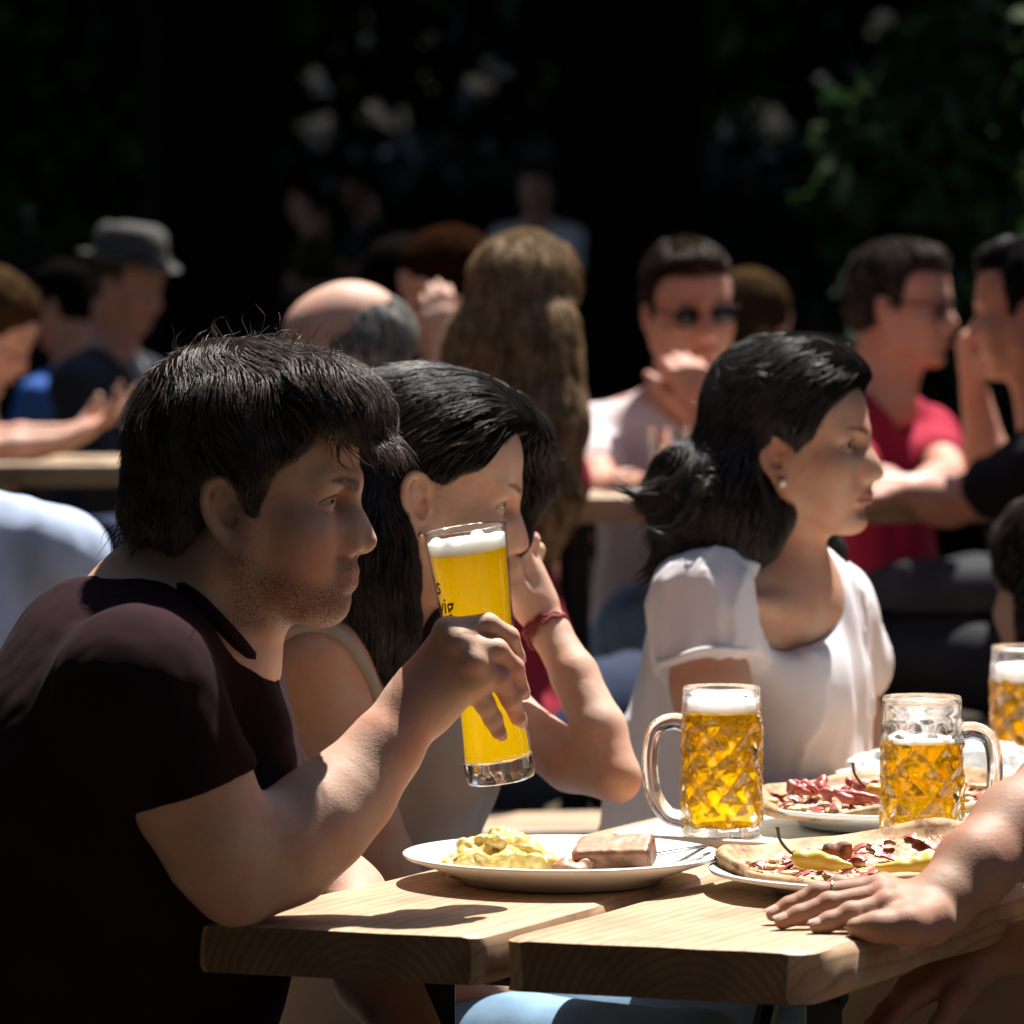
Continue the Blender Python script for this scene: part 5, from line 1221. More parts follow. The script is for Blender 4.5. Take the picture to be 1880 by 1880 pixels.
    for k, (px, py, D, s, lab) in enumerate(((1625,1408,4.93,.040,'crumpled white napkin on the far tray, showing just behind the half empty mug'), (1800,1408,4.98,.055,'crumpled white napkin on the far tray beside the farthest mug'))):
        c = P(px,py,D); c[2] = TZ+.014; S = Sculpt(); S.ell((0,0,.012), (s,s*.7,s*.5), .01); S.plane((0,0,0), (0,0,-1), .002)
        S.disp = lambda p, k=k: .010*np.abs(vnoise(p*np.array((45,45,45),F32), 3+k))+.005*np.abs(vnoise(p*np.array((110,110,110),F32), 6+k))-.007
        V, Q = S.mesh(.0025); tag(new_obj('napkin', mesh_from(V, Q, [nap], smooth=False), None, c), lab, 'napkin', 'paper napkins')
# ---------------------------------------------------------------- people further back, tables, trees
def bg_person(label, hp, yaw, pitch=0, roll=0, fem=0., sc=1., tyaw=None, lean=.12, skin=None, shirt=None, sleeve='short', hair='short', hmat=None, arms=(None,None), legs=None, h=.006, group=None, strands=0, drop=.0, shoulders=1., boff=(0,0,0)):
    D = hp[2]; gz = ground_z(D); fr = head_frame(P(*hp), yaw, pitch, roll, sc); skin = skin or SK_P
    ty = math.radians(yaw if tyaw is None else tyaw); f2 = np.array((math.cos(ty), math.sin(ty), 0)); l2 = np.array((-f2[1], f2[0], 0)); up = nrm(np.array((0,0,1.))+f2*lean); fw = nrm(f2-up*np.dot(f2,up)); tf = np.stack([fw,l2,up],1)
    nb = fr.t+np.array((0,0,-.185*sc-drop))-f2*.045+np.array(boff); T = Frame(nb, tf)
    pel = T.w((0,0,-.50)); pel[2] = max(pel[2], gz+.50) if legs != 'stand' else pel[2]
    p = Person(label, (pel[0],pel[1],gz), group)
    S = Sculpt(); head_ops(S, fr, fem, detail=False)
    S.cone(fr.w((-.026,0,-.055)), T.w((0,0,.0)), .054-.010*fem, .060-.010*fem, .03); S.cone(fr.w((.010,0,-.085)), T.w((.03,0,-.01)), .038-.006*fem, .042-.006*fem, .03)
    wsh = (.175-.025*fem)*shoulders
    for s in (1,-1): S.cone(T.w((0,s*.05,-.02)), T.w((0,s*wsh,-.065)), .045, .048, .04)
    A = []
    for s, a in zip((1,-1), arms):
        sh = T.w((.01,s*(wsh+.005),-.075))
        if a is None: el = sh+np.array((0,0,-.25))+f2*.10+l2*s*.03; wr = el+f2*.22+np.array((0,0,.02))-l2*s*.06; hf, hn = f2, (0,0,-1); cu = 25
        else: el, wr, hf, hn, cu = P(*a[0]), P(*a[1]), a[2], a[3], a[4]
        A.append((s, sh, el, wr))
        S.chain([sh, lerp(sh,el,.5), el], [.049-.008*fem,.044-.006*fem,.037-.004*fem], .02); S.chain([el, lerp(el,wr,.3), wr], [.037-.004*fem,.039-.006*fem,.025-.003*fem], .015)
        hand_ops(S, wr+nrm(hf)*.01, hf, hn, 1 if s < 0 else -1, curl=(cu,cu,cu*.7), sz=.97-.06*fem, spread=.1)
    V, Q = S.mesh(h); p.skin(V, Q, skin, head_mask(V, fr, lips=.7, brow=.9, fem=fem))
    S = Sculpt(); o = .010
    S.ell(T.w((0,0,-.17)), (.105+o-.01*fem,.160*shoulders+o-.015*fem,.15), .06, fr=Frame((0,0,0),tf)); S.ell(T.w((.015,0,-.34)), (.115+o-.01*fem,.150+o-.02*fem,.15), .06, fr=Frame((0,0,0),tf)); S.ell(pel+np.array((0,0,.02)), (.14,.165,.10), .06, fr=Frame((0,0,0),tf))
    for s, sh, el, wr in A:
        S.cone(T.w((0,s*.04,-.025)), sh, .052+(.008 if sleeve == 'long' else 0), .060-.006*fem+(.008 if sleeve == 'long' else 0), .05)
        if sleeve == 'short': S.cone(sh, lerp(sh,el,.55), .058-.006*fem, .055-.006*fem, .03)
        elif sleeve == 'long':
            S.chain([sh, el], [.068,.056], .03); S.chain([el, lerp(el,wr,.93)], [.050,.036], .03)
    S.cone(T.w((.01,0,-.01)), fr.w((0,0,-.06)), .064-.010*fem, .075-.01*fem, .012, '-')
    S.disp = lambda q: .005*vnoise(q*np.array((18,18,9),F32), int(D*10))+.003*vnoise(q*np.array((40,40,22),F32), 8)
    V, Q = S.mesh(h+.001); p.part('jacket' if sleeve == 'long' else 'shirt', V, Q, shirt)
    if legs is not None:
        S = Sculpt(); legs_ops(S, pel, f2, l2, gz, knee_z=.56); V, Q = S.mesh(.011); p.part('trousers', V, Q, legs)
    if hair:
        S = Sculpt(); hm = hmat or HAIR_DARK; nm = 'hair'
        if hair in ('short','hat'):
            S.ell((-.012,0,.046), (.096,.080,.084), .02, fr=fr); S.ell((-.045,0,-.01), (.062,.072,.06), .03, fr=fr); S.ell((.05,0,.085), (.045,.055,.032), .02, fr=fr)
            for s in (1,-1): S.cone((.012,s*.069,.03), (.016,s*.069,-.005), .012, .008, .01, fr=fr)
            S.ell((.105,0,-.028), (.080,.2,.094), .008, '-', fr=fr)
            for s in (1,-1): S.ell((-.006,s*.086,-.022), (.022,.03,.034), .006, '-', fr=fr)
        elif hair == 'bald':
            S.ell((-.040,0,.022), (.072,.080,.070), .02, fr=fr)
            for s in (1,-1): S.ell((.00,s*.066,.015), (.03,.014,.03), .015, fr=fr)
            S.ell((.09,0,-.02), (.085,.2,.12), .008, '-', fr=fr)
            for s in (1,-1): S.ell((-.006,s*.086,-.022), (.022,.03,.034), .006, '-', fr=fr)
        else:
            S.ell((-.010,0,.045), (.104,.088,.088), .02, fr=fr); S.ell((-.045,0,-.02), (.070,.082,.075), .03, fr=fr)
            S.ell((.105,0,-.030), (.080,.095 if hair != 'back' else .06,.095), .008, '-', fr=fr)
            if hair == 'long':
                n0 = fr.w((-.05,0,-.05)); d = np.array((0,0,-1.))
                for s in (-1,0,1): S.chain([n0+l2*s*.055, n0+l2*s*.075+d*.13-f2*.02, n0+l2*s*.080+d*.25-f2*.03, n0+l2*s*.07+d*.34-f2*.03], [.055,.050,.042,.012], .03)
            if hair == 'tail':
                S.chain([fr.w((-.09,0,.02)), fr.w((-.135,0,.0)), fr.w((-.14,0,-.07)), fr.w((-.12,0,-.13))], [.03,.034,.03,.01], .02)
            if hair == 'bun': S.ell((-.115,0,.05), (.04,.045,.04), .01, fr=fr)
        S.disp = lambda q: .003*vnoise(q*np.array((45,45,28),F32), 4)
        V, Q = S.mesh(h-.001); parts = [(V, Q)]
        if strands:
            r = np.random.default_rng(int(D*100)); roots = sample_surface(V, Q, strands, seed=3)
            def flow(q, t):
                L = fr.l(q); hi = np.clip((L[:,2]+.01)/.10, 0, 1)[:,None]; d = q-fr.w((-.03,0,.13)); d /= np.maximum(np.linalg.norm(d,axis=-1,keepdims=True),.01)
                return d*hi+np.array((0,0,-1.))*(1-hi*.7)
            parts.append(tubes(grow(S, roots, flow, 6, .05, (-.003, r.uniform(0,.005,strands)), .22, 40, 3), .0008))
        p.hair(parts, hm)
    return p, fr, T
def sunglasses(p, fr):
    m = mat('dark_lens', (.004,.004,.005), .08); b = MB()
    for s in (1,-1):
        n = 14; V = []; F = []
        for k in (0,1):
            for i in range(n):
                a = 2*math.pi*i/n; V.append(fr.w((.0985-.004*k-.18*abs(.026*math.cos(a))**1.0*.5, s*(.033+.026*math.cos(a)), -.004+.020*math.sin(a)*(1 if math.sin(a) < 0 else .85))))
        F = [tuple(range(n)), tuple(range(n,2*n))[::-1]]+[(i,(i+1)%n,n+(i+1)%n,n+i) for i in range(n)]; b.add(V, F)
        b.tube([fr.w((.090,s*.060,.004)), fr.w((.04,s*.078,.004)), fr.w((-.01,s*.077,-.002))], .0028, 6)
    b.tube([fr.w((.0985,.010,.004)), fr.w((.101,0,.006)), fr.w((.0985,-.010,.004))], .0022, 6); p.mb('sunglasses', b, m)
def build_background():
    tee = lambda n, c, v=.12: cloth_mat(n, c, v)
    # man in the grey hat
    p, fr, T = bg_person('older man in a grey fedora and dark jacket, sitting by the far table', (232,520,12.0), -28, 14, 0, tyaw=-25, skin=SK_R, shirt=tee('wool_dark', (.030,.032,.040)), sleeve='long', hair='hat', hmat=HAIR_GREY, legs=JEAN_NAVY, h=.008)
    felt = cloth_mat('grey_felt', (.065,.062,.06), .2); band = cloth_mat('dark_band', (.018,.018,.02), .1); b = MB(); n = 40; V = []; F = []
    prof = [(.094,.004),(.115,-.002),(.128,.005),(.128,.008),(.114,.002),(.096,.009),(.092,.05),(.084,.088),(.066,.103),(.045,.099),(0,.092)]
    A = head_frame((0,0,0),0,-6).R
    for (r, z) in prof:
        for j in range(n):
            a = 2*math.pi*j/n; x, y = r*1.10*math.cos(a), r*.92*math.sin(a); zz = z+(.010*math.sin(a)**2 if r > .112 else 0)-(.018*math.exp(-(y/.022)**2) if z > .09 else 0)-.010*math.cos(a)*(r > .112)
            V.append(fr.w(A @ np.array((x-.005,y,zz))+np.array((0,0,.052))))
    for i in range(len(prof)-1):
        for j in range(n): F.append((i*n+j, i*n+(j+1)%n, (i+1)*n+(j+1)%n, (i+1)*n+j))
    b.add(V, F); p.mb('fedora', b, felt)
    b = MB(); b.tube([fr.w(A @ np.array((1.10*.0945*math.cos(a)-.005,.92*.0945*math.sin(a),.022))+np.array((0,0,.052))) for a in np.linspace(0,2*math.pi,41)[:-1]], .013, 8, closed=True, sq=.25); p.mb('hat_band', b, band)
    S = Sculpt(); S.ell(T.w((.092,0,-.18)), (.035,.045,.17), .02, fr=Frame((0,0,0),T.R)); S.ell(T.w((.07,0,-.03)), (.03,.055,.03), .02); V, Q = S.mesh(.008); p.part('shirt_front', V, Q, tee('shirt_grey', (.26,.26,.30)))
    bg_person('person in a bright blue shirt, mostly hidden behind the man in the fedora', (118,560,13.2), 150, 10, 0, tyaw=150, skin=SK_R, shirt=tee('cotton_blue', (.05,.13,.42)), hmat=HAIR_BLACK, h=.010)
    # woman at the left edge with her palm turned up
    f = (.85,-.2,.45)
    bg_person('blond woman in a green top, forearm on the far table with her palm turned up', (-22,604,9.75), -12, 30, 0, fem=1., tyaw=-8, lean=.25, skin=SK_P, shirt=tee('cotton_green', (.06,.16,.07)), hair='bun', hmat=HAIR_BLOND, legs=JEAN_NAVY, h=.007, arms=(((0,812,9.5),(125,798,9.4),(.9,.0,.35),(-.35,-.2,1),18),((-10,832,9.25),(118,812,9.25),f,(-.4,-.3,1),22)))
    # bald man and the women behind the two in front
    bg_person('bald man with a fringe of grey hair, head bowed, behind the dark-haired couple', (640,652,7.2), 176, 12, 8, tyaw=170, skin=SK_P, shirt=tee('cotton_brown', (.05,.035,.03)), hair='bald', hmat=hair_mat('hair_silver', (.42,.40,.38), .45), legs=JEAN_NAVY, h=.0055, strands=1500)
    bg_person('person with black hair seen from behind, left of the auburn haired one', (742,545,9.8), 75, 5, 0, fem=.8, tyaw=80, skin=SK_P, shirt=tee('cotton_night', (.014,.014,.018)), hair='long', hmat=HAIR_BLACK, h=.008)
    bg_person('auburn haired woman, face half covered by her hand, behind the bald man', (822,535,9.3), -150, 14, 0, fem=1., tyaw=-140, skin=SK_P, shirt=tee('cotton_rust', (.10,.03,.02)), hair='back', hmat=HAIR_AUBURN, h=.007, arms=(None,((770,760,9.0),(800,660,9.0),(.05,-.1,1),(-.2,.9,0),30)))
    bg_person('woman with very long light brown hair in a red top, her back to the camera', (968,566,7.3), 62, 2, 0, fem=1., sc=.95, tyaw=70, lean=.05, skin=SK_P, shirt=tee('cotton_red', (.30,.022,.045)), hair='long', hmat=HAIR_BLOND if False else hair_mat('hair_light_brown', (.45,.29,.165), .4), legs=JEAN_NAVY, h=.0055, strands=9000, drop=.02, shoulders=.70, boff=(-.05,0,0), arms=(((905,900,7.75),(960,960,7.95),(.3,.9,0),(0,0,-1),20),((1000,900,7.5),(1010,955,7.8),(.1,1,0),(0,0,-1),20)))
    # man with sunglasses in a white shirt
    p, fr, T = bg_person('man in a white t-shirt and sunglasses, chin resting on his fist', (1264,566,8.35), -74, 5, -4, tyaw=-85, lean=.14, skin=SK_R, shirt=tee('cotton_white_pink', (.66,.56,.58), .06), hmat=HAIR_BROWN, legs=JEAN_LIGHT, h=.0055, strands=1800, drop=-.02,
        arms=(((1335,935,7.95),(1290,775,8.05),(-.25,-.05,1),(-.3,.9,.3),62),((1105,905,8.1),(1260,905,7.85),(.95,-.2,.0),(0,0,-1),15)))
    sunglasses(p, fr)
    p, fr, T = bg_person('man in a crimson t-shirt and dark glasses, looking right', (1652,560,8.9), -22, 2, 0, tyaw=-35, lean=.1, skin=SK_R, shirt=tee('cotton_crimson', (.34,.018,.045), .1), hmat=HAIR_DARK, legs=JEAN_GREY, h=.0065, strands=1200, arms=(((1745,880,8.75),(1665,905,8.5),(-.9,-.3,0),(0,0,-1),10),((1590,890,8.5),(1690,910,8.4),(.9,-.3,0),(0,0,-1),10)))
    sunglasses(p, fr)
    bg_person('man in a black shirt with his hand at his chin, elbow on the middle table', (1898,566,7.8), 158, 4, 0, tyaw=165, lean=.16, skin=SK_R, shirt=tee('cotton_black_bg', (.012,.012,.016)), hmat=HAIR_BLACK, legs=JEAN_GREY, h=.0055, strands=1500, arms=(((1745,925,7.75),(1672,905,7.75),(-.95,.1,.05),(0,0,-1),12),((1822,890,8.0),(1790,722,8.0),(-.2,0,1),(.9,.2,.2),62)))
    bg_person('person with wavy fair hair behind the man in sunglasses', (1378,600,10.4), 40, 6, 0, fem=1., tyaw=45, skin=SK_P, shirt=tee('cotton_sand', (.20,.17,.13)), hair='long', hmat=HAIR_BLOND, h=.009)
    # person in the pale blue shirt at the left edge
    bg_person('person in a pale blue shirt cut by the picture edge, behind the man in black', (-195,645,5.75), 150, 6, 0, tyaw=95, lean=.1, skin=SK_P, shirt=tee('cotton_pale_blue', (.42,.50,.68), .06), sleeve='long', hmat=HAIR_BROWN, legs=JEAN_NAVY, h=.006, shoulders=1.08)
    # woman whose dark hair hangs at the right edge
    bg_person('person with long dark hair at the picture edge, beyond the farthest beer mug', (1945,1075,6.2), 120, 10, 0, fem=1., tyaw=130, lean=.05, skin=SK_W, shirt=tee('cotton_soot', (.02,.018,.02)), hair='long', hmat=HAIR_DARK, legs=JEAN_GREY, h=.006, strands=2500)
    # dim figures under the trees
    far = [((405,345,22.), 190, 25, (.60,.63,.64), 'man in a grey t-shirt bent over a table in the shade of the trees', HAIR_BLACK),
           ((28,365,28.), -60, 0, (.03,.03,.03), 'seated person in dark clothes at the far left under the trees', HAIR_BROWN),
           ((86,338,30.), -90, 0, (.5,.5,.52), 'person in a pale shirt in the shade, above the blond woman', HAIR_BLACK),
           ((324,365,26.), -110, 0, (.55,.55,.57), 'person in a light shirt in the shade, right of the fedora', HAIR_DARK),
           ((566,372,26.), 170, 10, (.05,.035,.02), 'person in brown clothes in the deep shade, above the bald head', HAIR_BROWN),
           ((664,350,28.), 200, 0, (.02,.02,.02), 'person in black in the deep shade, right of the one in brown', HAIR_BLACK),
           ((984,345,24.), -100, 5, (.75,.76,.8), 'person in a white top in the shade, above the long light brown hair', HAIR_DARK)]
    for hp, yw, pt, c, lab, hm in far:
        bg_person(lab, hp, yw, pt, 0, skin=SK_R, shirt=tee('cotton_far', c), hmat=hm, legs=JEAN_NAVY, h=.014, group='guests in the shade under the trees')
def bg_table(label, c, ang, L, W, n=2, name='beer_table', group='beer garden tables further back', zt=.77):
    gz = ground_z(c[1]); t = thing(name, label, 'table', (c[0],c[1],gz), group); u = np.array((math.cos(ang), math.sin(ang), 0)); v = np.array((-u[1],u[0],0)); w = W/n
    for k in range(n):
        o = np.array((c[0],c[1],gz+zt))-u*L/2-v*W/2+v*w*k; plank('tabletop_board', L, w-.014, .045, WOOD_B, t, o, ang, 20+k+int(c[1]*7), nx=20)
    for s in (-1,1):
        b = MB(); trestle(b, np.array((*(np.array(c[:2])+u[:2]*s*L*.36),0)), v, gz+zt-.047, W*.9, gz); b.build('trestle_leg', STEEL, t, False)
    return t
def bg_bench(label, c, ang, L=2.0, W=.26):
    gz = ground_z(c[1]); t = thing('beer_bench', label, 'bench', (c[0],c[1],gz), 'beer garden benches further back'); u = np.array((math.cos(ang), math.sin(ang), 0)); v = np.array((-u[1],u[0],0))
    plank('seat', L, W, .035, WOOD_B, t, np.array((c[0],c[1],gz+.47))-u*L/2-v*W/2, ang, 40+int(c[1]*5), nx=16)
    for s in (-1,1):
        b = MB(); trestle(b, np.array((*(np.array(c[:2])+u[:2]*s*L*.36),0)), v, gz+.433, W*.9, gz); b.build('trestle_leg', STEEL, t, False)
def build_bg_tables():
    bg_table('beer table across the middle distance, where the men in sunglasses sit', (.51,8.02), math.radians(3), 1.12, .50, zt=.812)
    bg_table('beer table at the far left by the man in the fedora', (-1.45,9.35), math.radians(4), 1.35, .62)
    bg_table('beer table in the shade beyond the man in the grey t-shirt', (-1.6,21.), math.radians(4), 2.2, .6)
    bg_bench('bench on the far side of the middle table', (.75,8.62), math.radians(2), 1.5)
    bg_bench('low pine bench between the two dark haired women', (.02,6.85), math.radians(10), .55)
    bg_bench('bench on the near side of the middle table, right of the white t-shirt', (.72,7.60), math.radians(2), .66)
    bg_bench('bench farther back, seen right of the girl in white', (.85,9.6), math.radians(4), 1.0)
    bg_bench('bench seen between the pale blue shirt and the man in black', (-1.2,9.3), math.radians(4), 1.0)
    # a straight glass on the middle table and a small plate
    t = thing('water_glass', 'small clear tumbler on the middle table in front of the white t-shirt', 'glass', P(1228,930,7.98)*np.array((1,1,0))+np.array((0,0,ground_z(8.02)+.813))); b = MB()
    b.lathe([(0,.001),(.026,.001),(.030,.004),(.034,.11),(.0325,.11),(.0285,.010),(0,.009)], 32); b.build('glass', GLASS, t, True, loc=(0,0,0))
    c = P(1660,860,8.25); c[2] = ground_z(8.02)+.814; plate('small white plate on the middle table by the crimson t-shirt', c, .09, .016)
# ---------------------------------------------------------------- trees
BARK = mat('bark', (.05,.038,.028), .9); _n = noise_node(BARK, 9, 6, .7, (1,1,.25)); setc(BARK, (ramp(BARK, _n, 'Fac', [(.35,(.004,.003,.0025)),(.7,(.016,.012,.009))]), 'Color')); bsdf(BARK).inputs['Specular IOR Level'].default_value = .04; bump(BARK, (_n,'Fac'), .9, .03)
def leaf_mat(name, a, b):
    m = mat(name, a, .45); n = noise_node(m, 1.6, 4); c = ramp(m, n, 'Fac', [(.35,a),(.68,b)]); setc(m, (c,'Color'))
    nt = m.node_tree; out = [q for q in nt.nodes if q.type == 'OUTPUT_MATERIAL'][0]; tl = nt.nodes.new('ShaderNodeBsdfTranslucent'); mx = nt.nodes.new('ShaderNodeMixShader'); mx.inputs[0].default_value = .28
    nt.links.new(c.outputs[0], tl.inputs[0]); nt.links.new(bsdf(m).outputs[0], mx.inputs[1]); nt.links.new(tl.outputs[0], mx.inputs[2]); nt.links.new(mx.outputs[0], out.inputs[0]); return m
LEAF = leaf_mat('leaf_dark', (.022,.045,.012), (.045,.085,.02)); LEAF2 = leaf_mat('leaf_shrub', (.016,.038,.012), (.032,.062,.02)); bsdf(LEAF2).inputs['Roughness'].default_value = .75; bsdf(LEAF2).inputs['Specular IOR Level'].default_value = .2
def leaves(r, centers, radii, n, size, down=.3):
    """small folded leaves scattered through clumps"""
    k = r.integers(0, len(centers), n); d = r.normal(size=(n,3)); d /= np.linalg.norm(d,axis=1,keepdims=True); rad = r.random(n)**(1/2.2)
    c = np.asarray(centers)[k]+d*(np.asarray(radii)[k]*rad)[:,None]
    t = r.normal(size=(n,3)); t[:,2] -= down; t /= np.linalg.norm(t,axis=1,keepdims=True); u = np.cross(t, r.normal(size=(n,3))); u /= np.linalg.norm(u,axis=1,keepdims=True); w = np.cross(t,u)
    s = size*r.uniform(.6,1.3,n)[:,None]
    V = np.stack([c-t*s*.5, c+u*s*.30-w*s*.06, c+t*s*.5, c-u*s*.30-w*s*.06, c+t*s*.05], 1).reshape(-1,3)
    b = np.arange(n)[:,None]*5
    F = np.concatenate([b+np.array([[0,1,4,4]]), b+np.array([[1,2,4,4]]), b+np.array([[2,3,4,4]]), b+np.array([[3,0,4,4]])])
    return V, F[:,:3]
def tree_meshes(seed, H, R, base, n, size):
    r = np.random.default_rng(seed); b = MB(); top = H*.62; lean = r.normal(0,.25,2)
    tp = [np.array((0,0,-.3)), np.array((0,0,.25)), np.array((lean[0]*.3,lean[1]*.3,base*.6)), np.array((lean[0],lean[1],base+.5)), np.array((lean[0]*1.5,lean[1]*1.5,top))]
    tr = H*.026; b.tube(tp, [tr*1.5,tr*1.12,tr,tr*.85,tr*.35], 14)
    cs, rs = [], []
    for i in range(26):
        z = base+(H-base)*r.random(); q = math.sqrt(max(.05, 1-((z-(base+H)/2)/((H-base)/2))**2)); a = r.uniform(0,6.28); rr = R*q*r.uniform(.45,1.0)
        c = np.array((lean[0]+rr*math.cos(a), lean[1]+rr*math.sin(a), z)); cs.append(c); rs.append(R*r.uniform(.22,.40))
        if i % 2 == 0:
            s = np.array((lean[0]*.9,lean[1]*.9,base*.75+(z-base)*.45)); b.tube([s, lerp(s,c,.5)+np.array((0,0,.25)), c], [tr*.42,tr*.26,tr*.08], 7)
    V, F = leaves(r, cs, rs, n, size); return b, mesh_from(V, F, [LEAF], smooth=False, name='crown')
def add_tree(proto, label, loc, rot, sc, group='trees round the beer garden'):
    b, me = proto; t = thing('broadleaf_tree', label, 'tree', loc, group)
    if 'trunk' not in TRUNKS.get(id(me), {}): TRUNKS.setdefault(id(me), {})['trunk'] = (lambda o: (o.data, bpy.data.objects.remove(o))[0])(b.build('trunk', BARK, None))
    for nm, m in (('trunk', TRUNKS[id(me)]['trunk']), ('crown', me)):
        o = bpy.data.objects.new(nm, m); COL.objects.link(o); o.parent = t
    t.rotation_euler = (0,0,rot); t.scale = (sc,sc,sc); return t
TRUNKS = {}
def build_nature():
    # ground: one sheet with a wooded bank behind
    def sheet(name, ys, m):
        xs = np.linspace(-60,60,90); n = len(xs); V = np.array([(x,y,ground_z(y)+.012*float(vnoise(np.array((x*1.3,y*1.3,0))))) for y in ys for x in xs])
        F = np.array([(j*n+i, j*n+i+1, (j+1)*n+i+1, (j+1)*n+i) for j in range(len(ys)-1) for i in range(n-1)])
        tag(new_obj(name, mesh_from(V, F, [m])), kind='structure')
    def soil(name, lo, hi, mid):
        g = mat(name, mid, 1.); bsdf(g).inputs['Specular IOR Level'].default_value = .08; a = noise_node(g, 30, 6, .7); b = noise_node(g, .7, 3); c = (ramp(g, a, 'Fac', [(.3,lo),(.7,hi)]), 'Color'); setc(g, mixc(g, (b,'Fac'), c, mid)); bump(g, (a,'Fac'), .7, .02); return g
    sheet('ground', np.concatenate([np.linspace(-60,4,14), np.linspace(5,13,40)]), soil('gravel', (.035,.028,.021), (.115,.094,.072), (.05,.042,.03)))
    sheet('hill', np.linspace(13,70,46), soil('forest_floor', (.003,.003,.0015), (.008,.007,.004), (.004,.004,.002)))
    P1 = tree_meshes(1, 11.5, 3.6, 2.6, 24000, .27); P2 = tree_meshes(2, 13, 4.2, 3.2, 24000, .29); P3 = tree_meshes(3, 8.5, 3.4, 1.2, 24000, .24)
    spots = [(P2,'broad dark trunked tree standing behind the men in sunglasses',.62,25.5,.4,1.2),(P1,'leafy tree behind the long haired woman, left of the broad trunk',-1.3,20.5,1.1,1.),(P1,'tree behind the man in the fedora',-4.6,19,2.3,1.05),(P3,'low branched tree behind the black shirted man',6.6,20,3.1,1.),
             (P2,'tall tree deep in the shade at the left',-7.5,26,4.,1.1),(P3,'bushy tree in the dark between the trunks',-2.6,27,.9,1.2),(P2,'tall tree deep in the shade at the right',3.6,26,5.,1.1),(P3,'bushy tree at the back of the clearing, right',7.2,23,2.,1.15),(P1,'tree at the back of the clearing, centre',.8,30,2.9,1.2),(P2,'tree on the dark bank at the left',-5.2,34,.2,1.2),(P2,'tree on the dark bank at the right',6.4,33,1.7,1.2),(P3,'bushy tree on the dark bank, centre',1.2,37,4.4,1.4),(P3,'bushy tree on the dark bank, left of centre',-2.6,38,5.4,1.4)]
    # unseen trees added beside and behind the camera to cut down skylight
    spots += [(P2,'unseen tree added at the left side of the garden to block skylight',-6.6,8.0,.7,1.),(P2,'unseen tree added at the right side of the garden to block skylight',8.2,8.6,2.2,1.),(P2,'unseen spreading tree added just left of the photographer to block skylight',-2.9,-1.6,1.2,1.05),(P1,'unseen tree added behind the photographer, left, to block skylight',-4.8,-2.5,3.3,1.1),(P1,'unseen tree added behind the photographer, right, to block skylight',4.6,-3.2,5.1,1.1),(P2,'unseen tree added to block skylight, trunk close by the photographer, left',-1.7,.4,2.6,1.),(P2,'unseen tree added straight behind the photographer to block skylight',0.,-6.5,1.9,1.1),(P3,'unseen low tree added at the left of the photographer to block skylight',-6.0,2.5,.3,1.)]
    for pr, lab, x, y, rot, s in spots: add_tree(pr, lab, (x,y,ground_z(y)-.1), rot, s)
    # unseen hedges with solid cores, added all round to block skylight near the horizon
    hr = np.random.default_rng(31); hs = hr.uniform((-3.4,-.5,.1),(3.4,.5,4.2),(60,3)); hv, hf = leaves(hr, hs, [.75]*60, 16000, .22); hm = mesh_from(hv, hf, [LEAF], smooth=False, name='hedge')
    cb = MB(); cb.box((0,0,1.7),(6.6,.5,3.4)); core = cb.build('hedge_core', mat('hedge_twigs', (.012,.012,.007), .95)); cd = core.data; bpy.data.objects.remove(core)
    for lab, x, y, a in (('tall clipped hedge added to block skylight at the left, near the photographer',-8.2,0,90),('tall clipped hedge added to block skylight at the left, level with far tables',-8.6,7.2,84),('tall clipped hedge added to block skylight at the right, near the photographer',8.2,0,90),('tall clipped hedge added to block skylight at the right, level with far tables',8.6,7.2,96),('tall clipped hedge added to block skylight behind the photographer, left',-4.4,-7.5,12),('tall clipped hedge added to block skylight behind the photographer, right',3.4,-7.8,-8),('tall clipped hedge added to block skylight at the far left under the trees',-8.8,14.2,80),('tall clipped hedge added to block skylight at the far right under the trees',8.8,14.2,100),('tall clipped hedge added to block skylight at the left rear corner',-8.,-5.5,60),('tall clipped hedge added to block skylight at the right rear corner',8.,-5.5,120)):
        t = thing('hedge', lab, 'hedge', (x,y,ground_z(y)), 'unseen hedges added to block skylight'); t.rotation_euler = (0,0,math.radians(a))
        for nm, m in (('foliage',hm),('twigs',cd)):
            o = bpy.data.objects.new(nm, m); COL.objects.link(o); o.parent = t
    # shrub at the right whose upper leaves catch the sun
    r = np.random.default_rng(21); t = thing('laurel_shrub', 'green shrub with lit leaves behind the two men at the right', 'shrub', (1.46,15.0,ground_z(15.0))); cs, rs = [], []; b = MB()
    for i in range(46):
        z = r.uniform(.3,1.75) if i < 36 else r.uniform(1.5,2.5); w = (.62*(1-(z/2.1)**2)+.12) if i < 36 else .1; a = r.uniform(0,6.28); c = np.array((w*math.cos(a)*r.random(), w*math.sin(a)*r.random(), z)); cs.append(c); rs.append(r.uniform(.12,.28)); b.tube([np.array((r.normal(0,.06),r.normal(0,.06),-.1)), lerp((0,0,0),c,.5), c], [.02,.012,.005], 5)
    V, F = leaves(r, cs, rs, 2600, .16, -.2); o = bpy.data.objects.new('foliage', mesh_from(V, F, [LEAF2], smooth=False)); COL.objects.link(o); o.parent = t
    b.build('stem', BARK, t, True, loc=(0,0,0))
    # far wood on the bank: one mass
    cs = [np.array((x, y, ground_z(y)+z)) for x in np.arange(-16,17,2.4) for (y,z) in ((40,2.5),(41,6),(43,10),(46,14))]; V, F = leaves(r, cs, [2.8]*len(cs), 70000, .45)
    tag(new_obj('far_wood', mesh_from(V, F, [leaf_mat('leaf_far', (.007,.013,.004), (.012,.021,.006))], smooth=False)), kind='stuff')
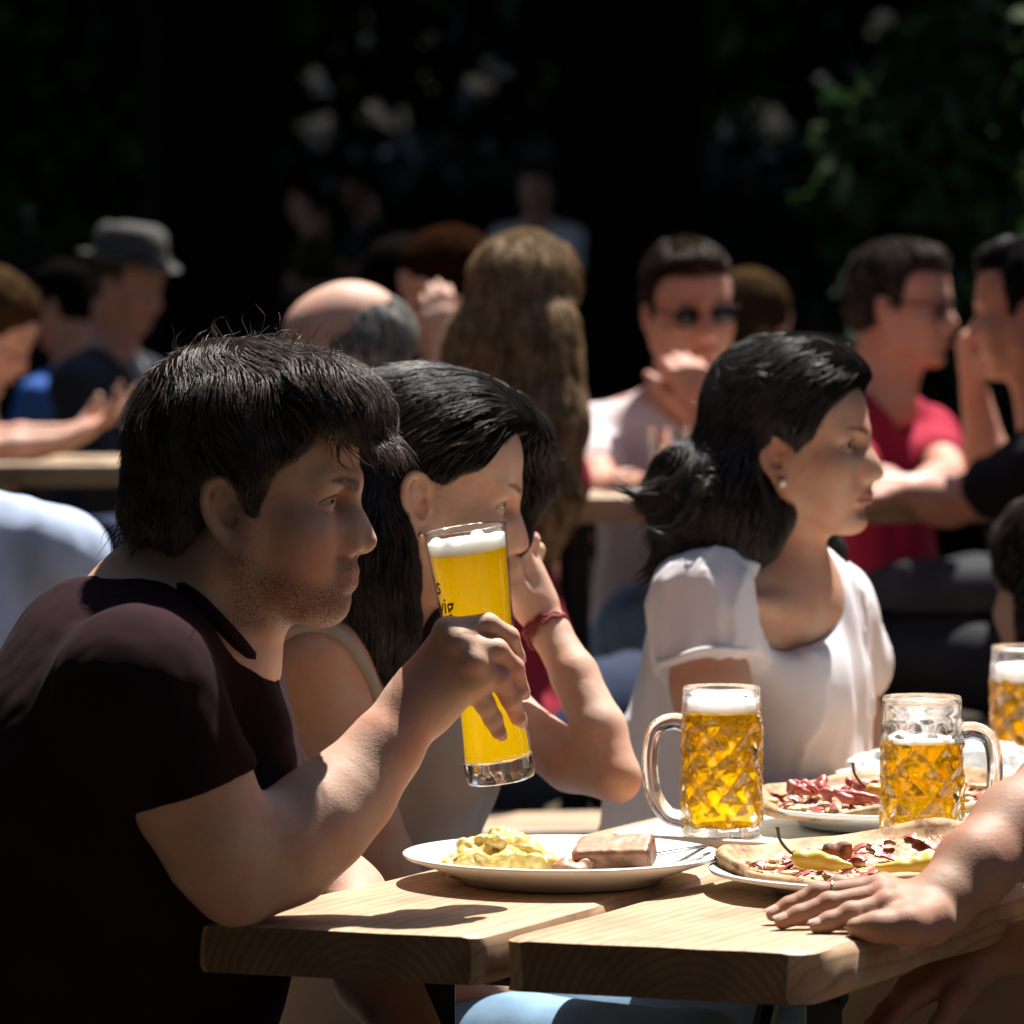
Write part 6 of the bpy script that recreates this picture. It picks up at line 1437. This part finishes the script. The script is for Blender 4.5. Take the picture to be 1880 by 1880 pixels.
# ---------------------------------------------------------------- light, camera
def setup():
    w = bpy.data.worlds.new('World'); scn.world = w; w.use_nodes = True; nt = w.node_tree; bg = nt.nodes['Background']
    sky = nt.nodes.new('ShaderNodeTexSky'); sky.sky_type = 'NISHITA'; sky.sun_disc = False; sky.sun_elevation = math.radians(64); sky.sun_rotation = math.radians(26)
    nt.links.new(sky.outputs[0], bg.inputs[0]); bg.inputs[1].default_value = .08
    l = bpy.data.lights.new('sun', 'SUN'); l.energy = 5.0; l.angle = math.radians(.5); l.color = (1,.95,.87)
    o = bpy.data.objects.new('sun', l); COL.objects.link(o); d = Vector((.42,.86,2.02)); o.rotation_euler = d.to_track_quat('Z','Y').to_euler(); o.location = (0,0,20)
    c = bpy.data.cameras.new('camera'); c.sensor_width = 36; c.lens = FPX/1880*36; c.shift_y = -(940-HOR)/1880; c.clip_end = 300; c.clip_start = .1
    c.dof.use_dof = True; c.dof.focus_distance = 4.15; c.dof.aperture_fstop = 8.0; c.dof.aperture_blades = 0
    co = bpy.data.objects.new('camera', c); COL.objects.link(co); co.location = (0,0,CAMZ); co.rotation_euler = (math.radians(90),0,0); scn.camera = co
    scn.render.engine = 'CYCLES'; cy = scn.cycles; cy.use_denoising = True; cy.max_bounces = 14; cy.diffuse_bounces = 4; cy.glossy_bounces = 6; cy.transmission_bounces = 14; cy.transparent_max_bounces = 16; cy.sample_clamp_indirect = 6.; cy.blur_glossy = .6; cy.caustics_refractive = True
    cy.use_adaptive_sampling = True; cy.adaptive_threshold = .008
    vs = scn.view_settings; vs.view_transform = 'Standard'; vs.look = 'None'; vs.exposure = 1.15; vs.gamma = 1.
want = lambda k: (not os.environ.get('ONLY')) or k in os.environ['ONLY'].split(',')
setup()
for k, f in (('man',build_man),('woman',build_woman),('girl',build_girl),('right',build_right),('table',build_table),('mugs',build_mugs),('glass',build_weissbier),('food',build_food),('bg',build_background),('bgt',build_bg_tables),('nature',build_nature)):
    if want(k):
        import time; _t = time.time(); f(); print('built', k, round(time.time()-_t,1))
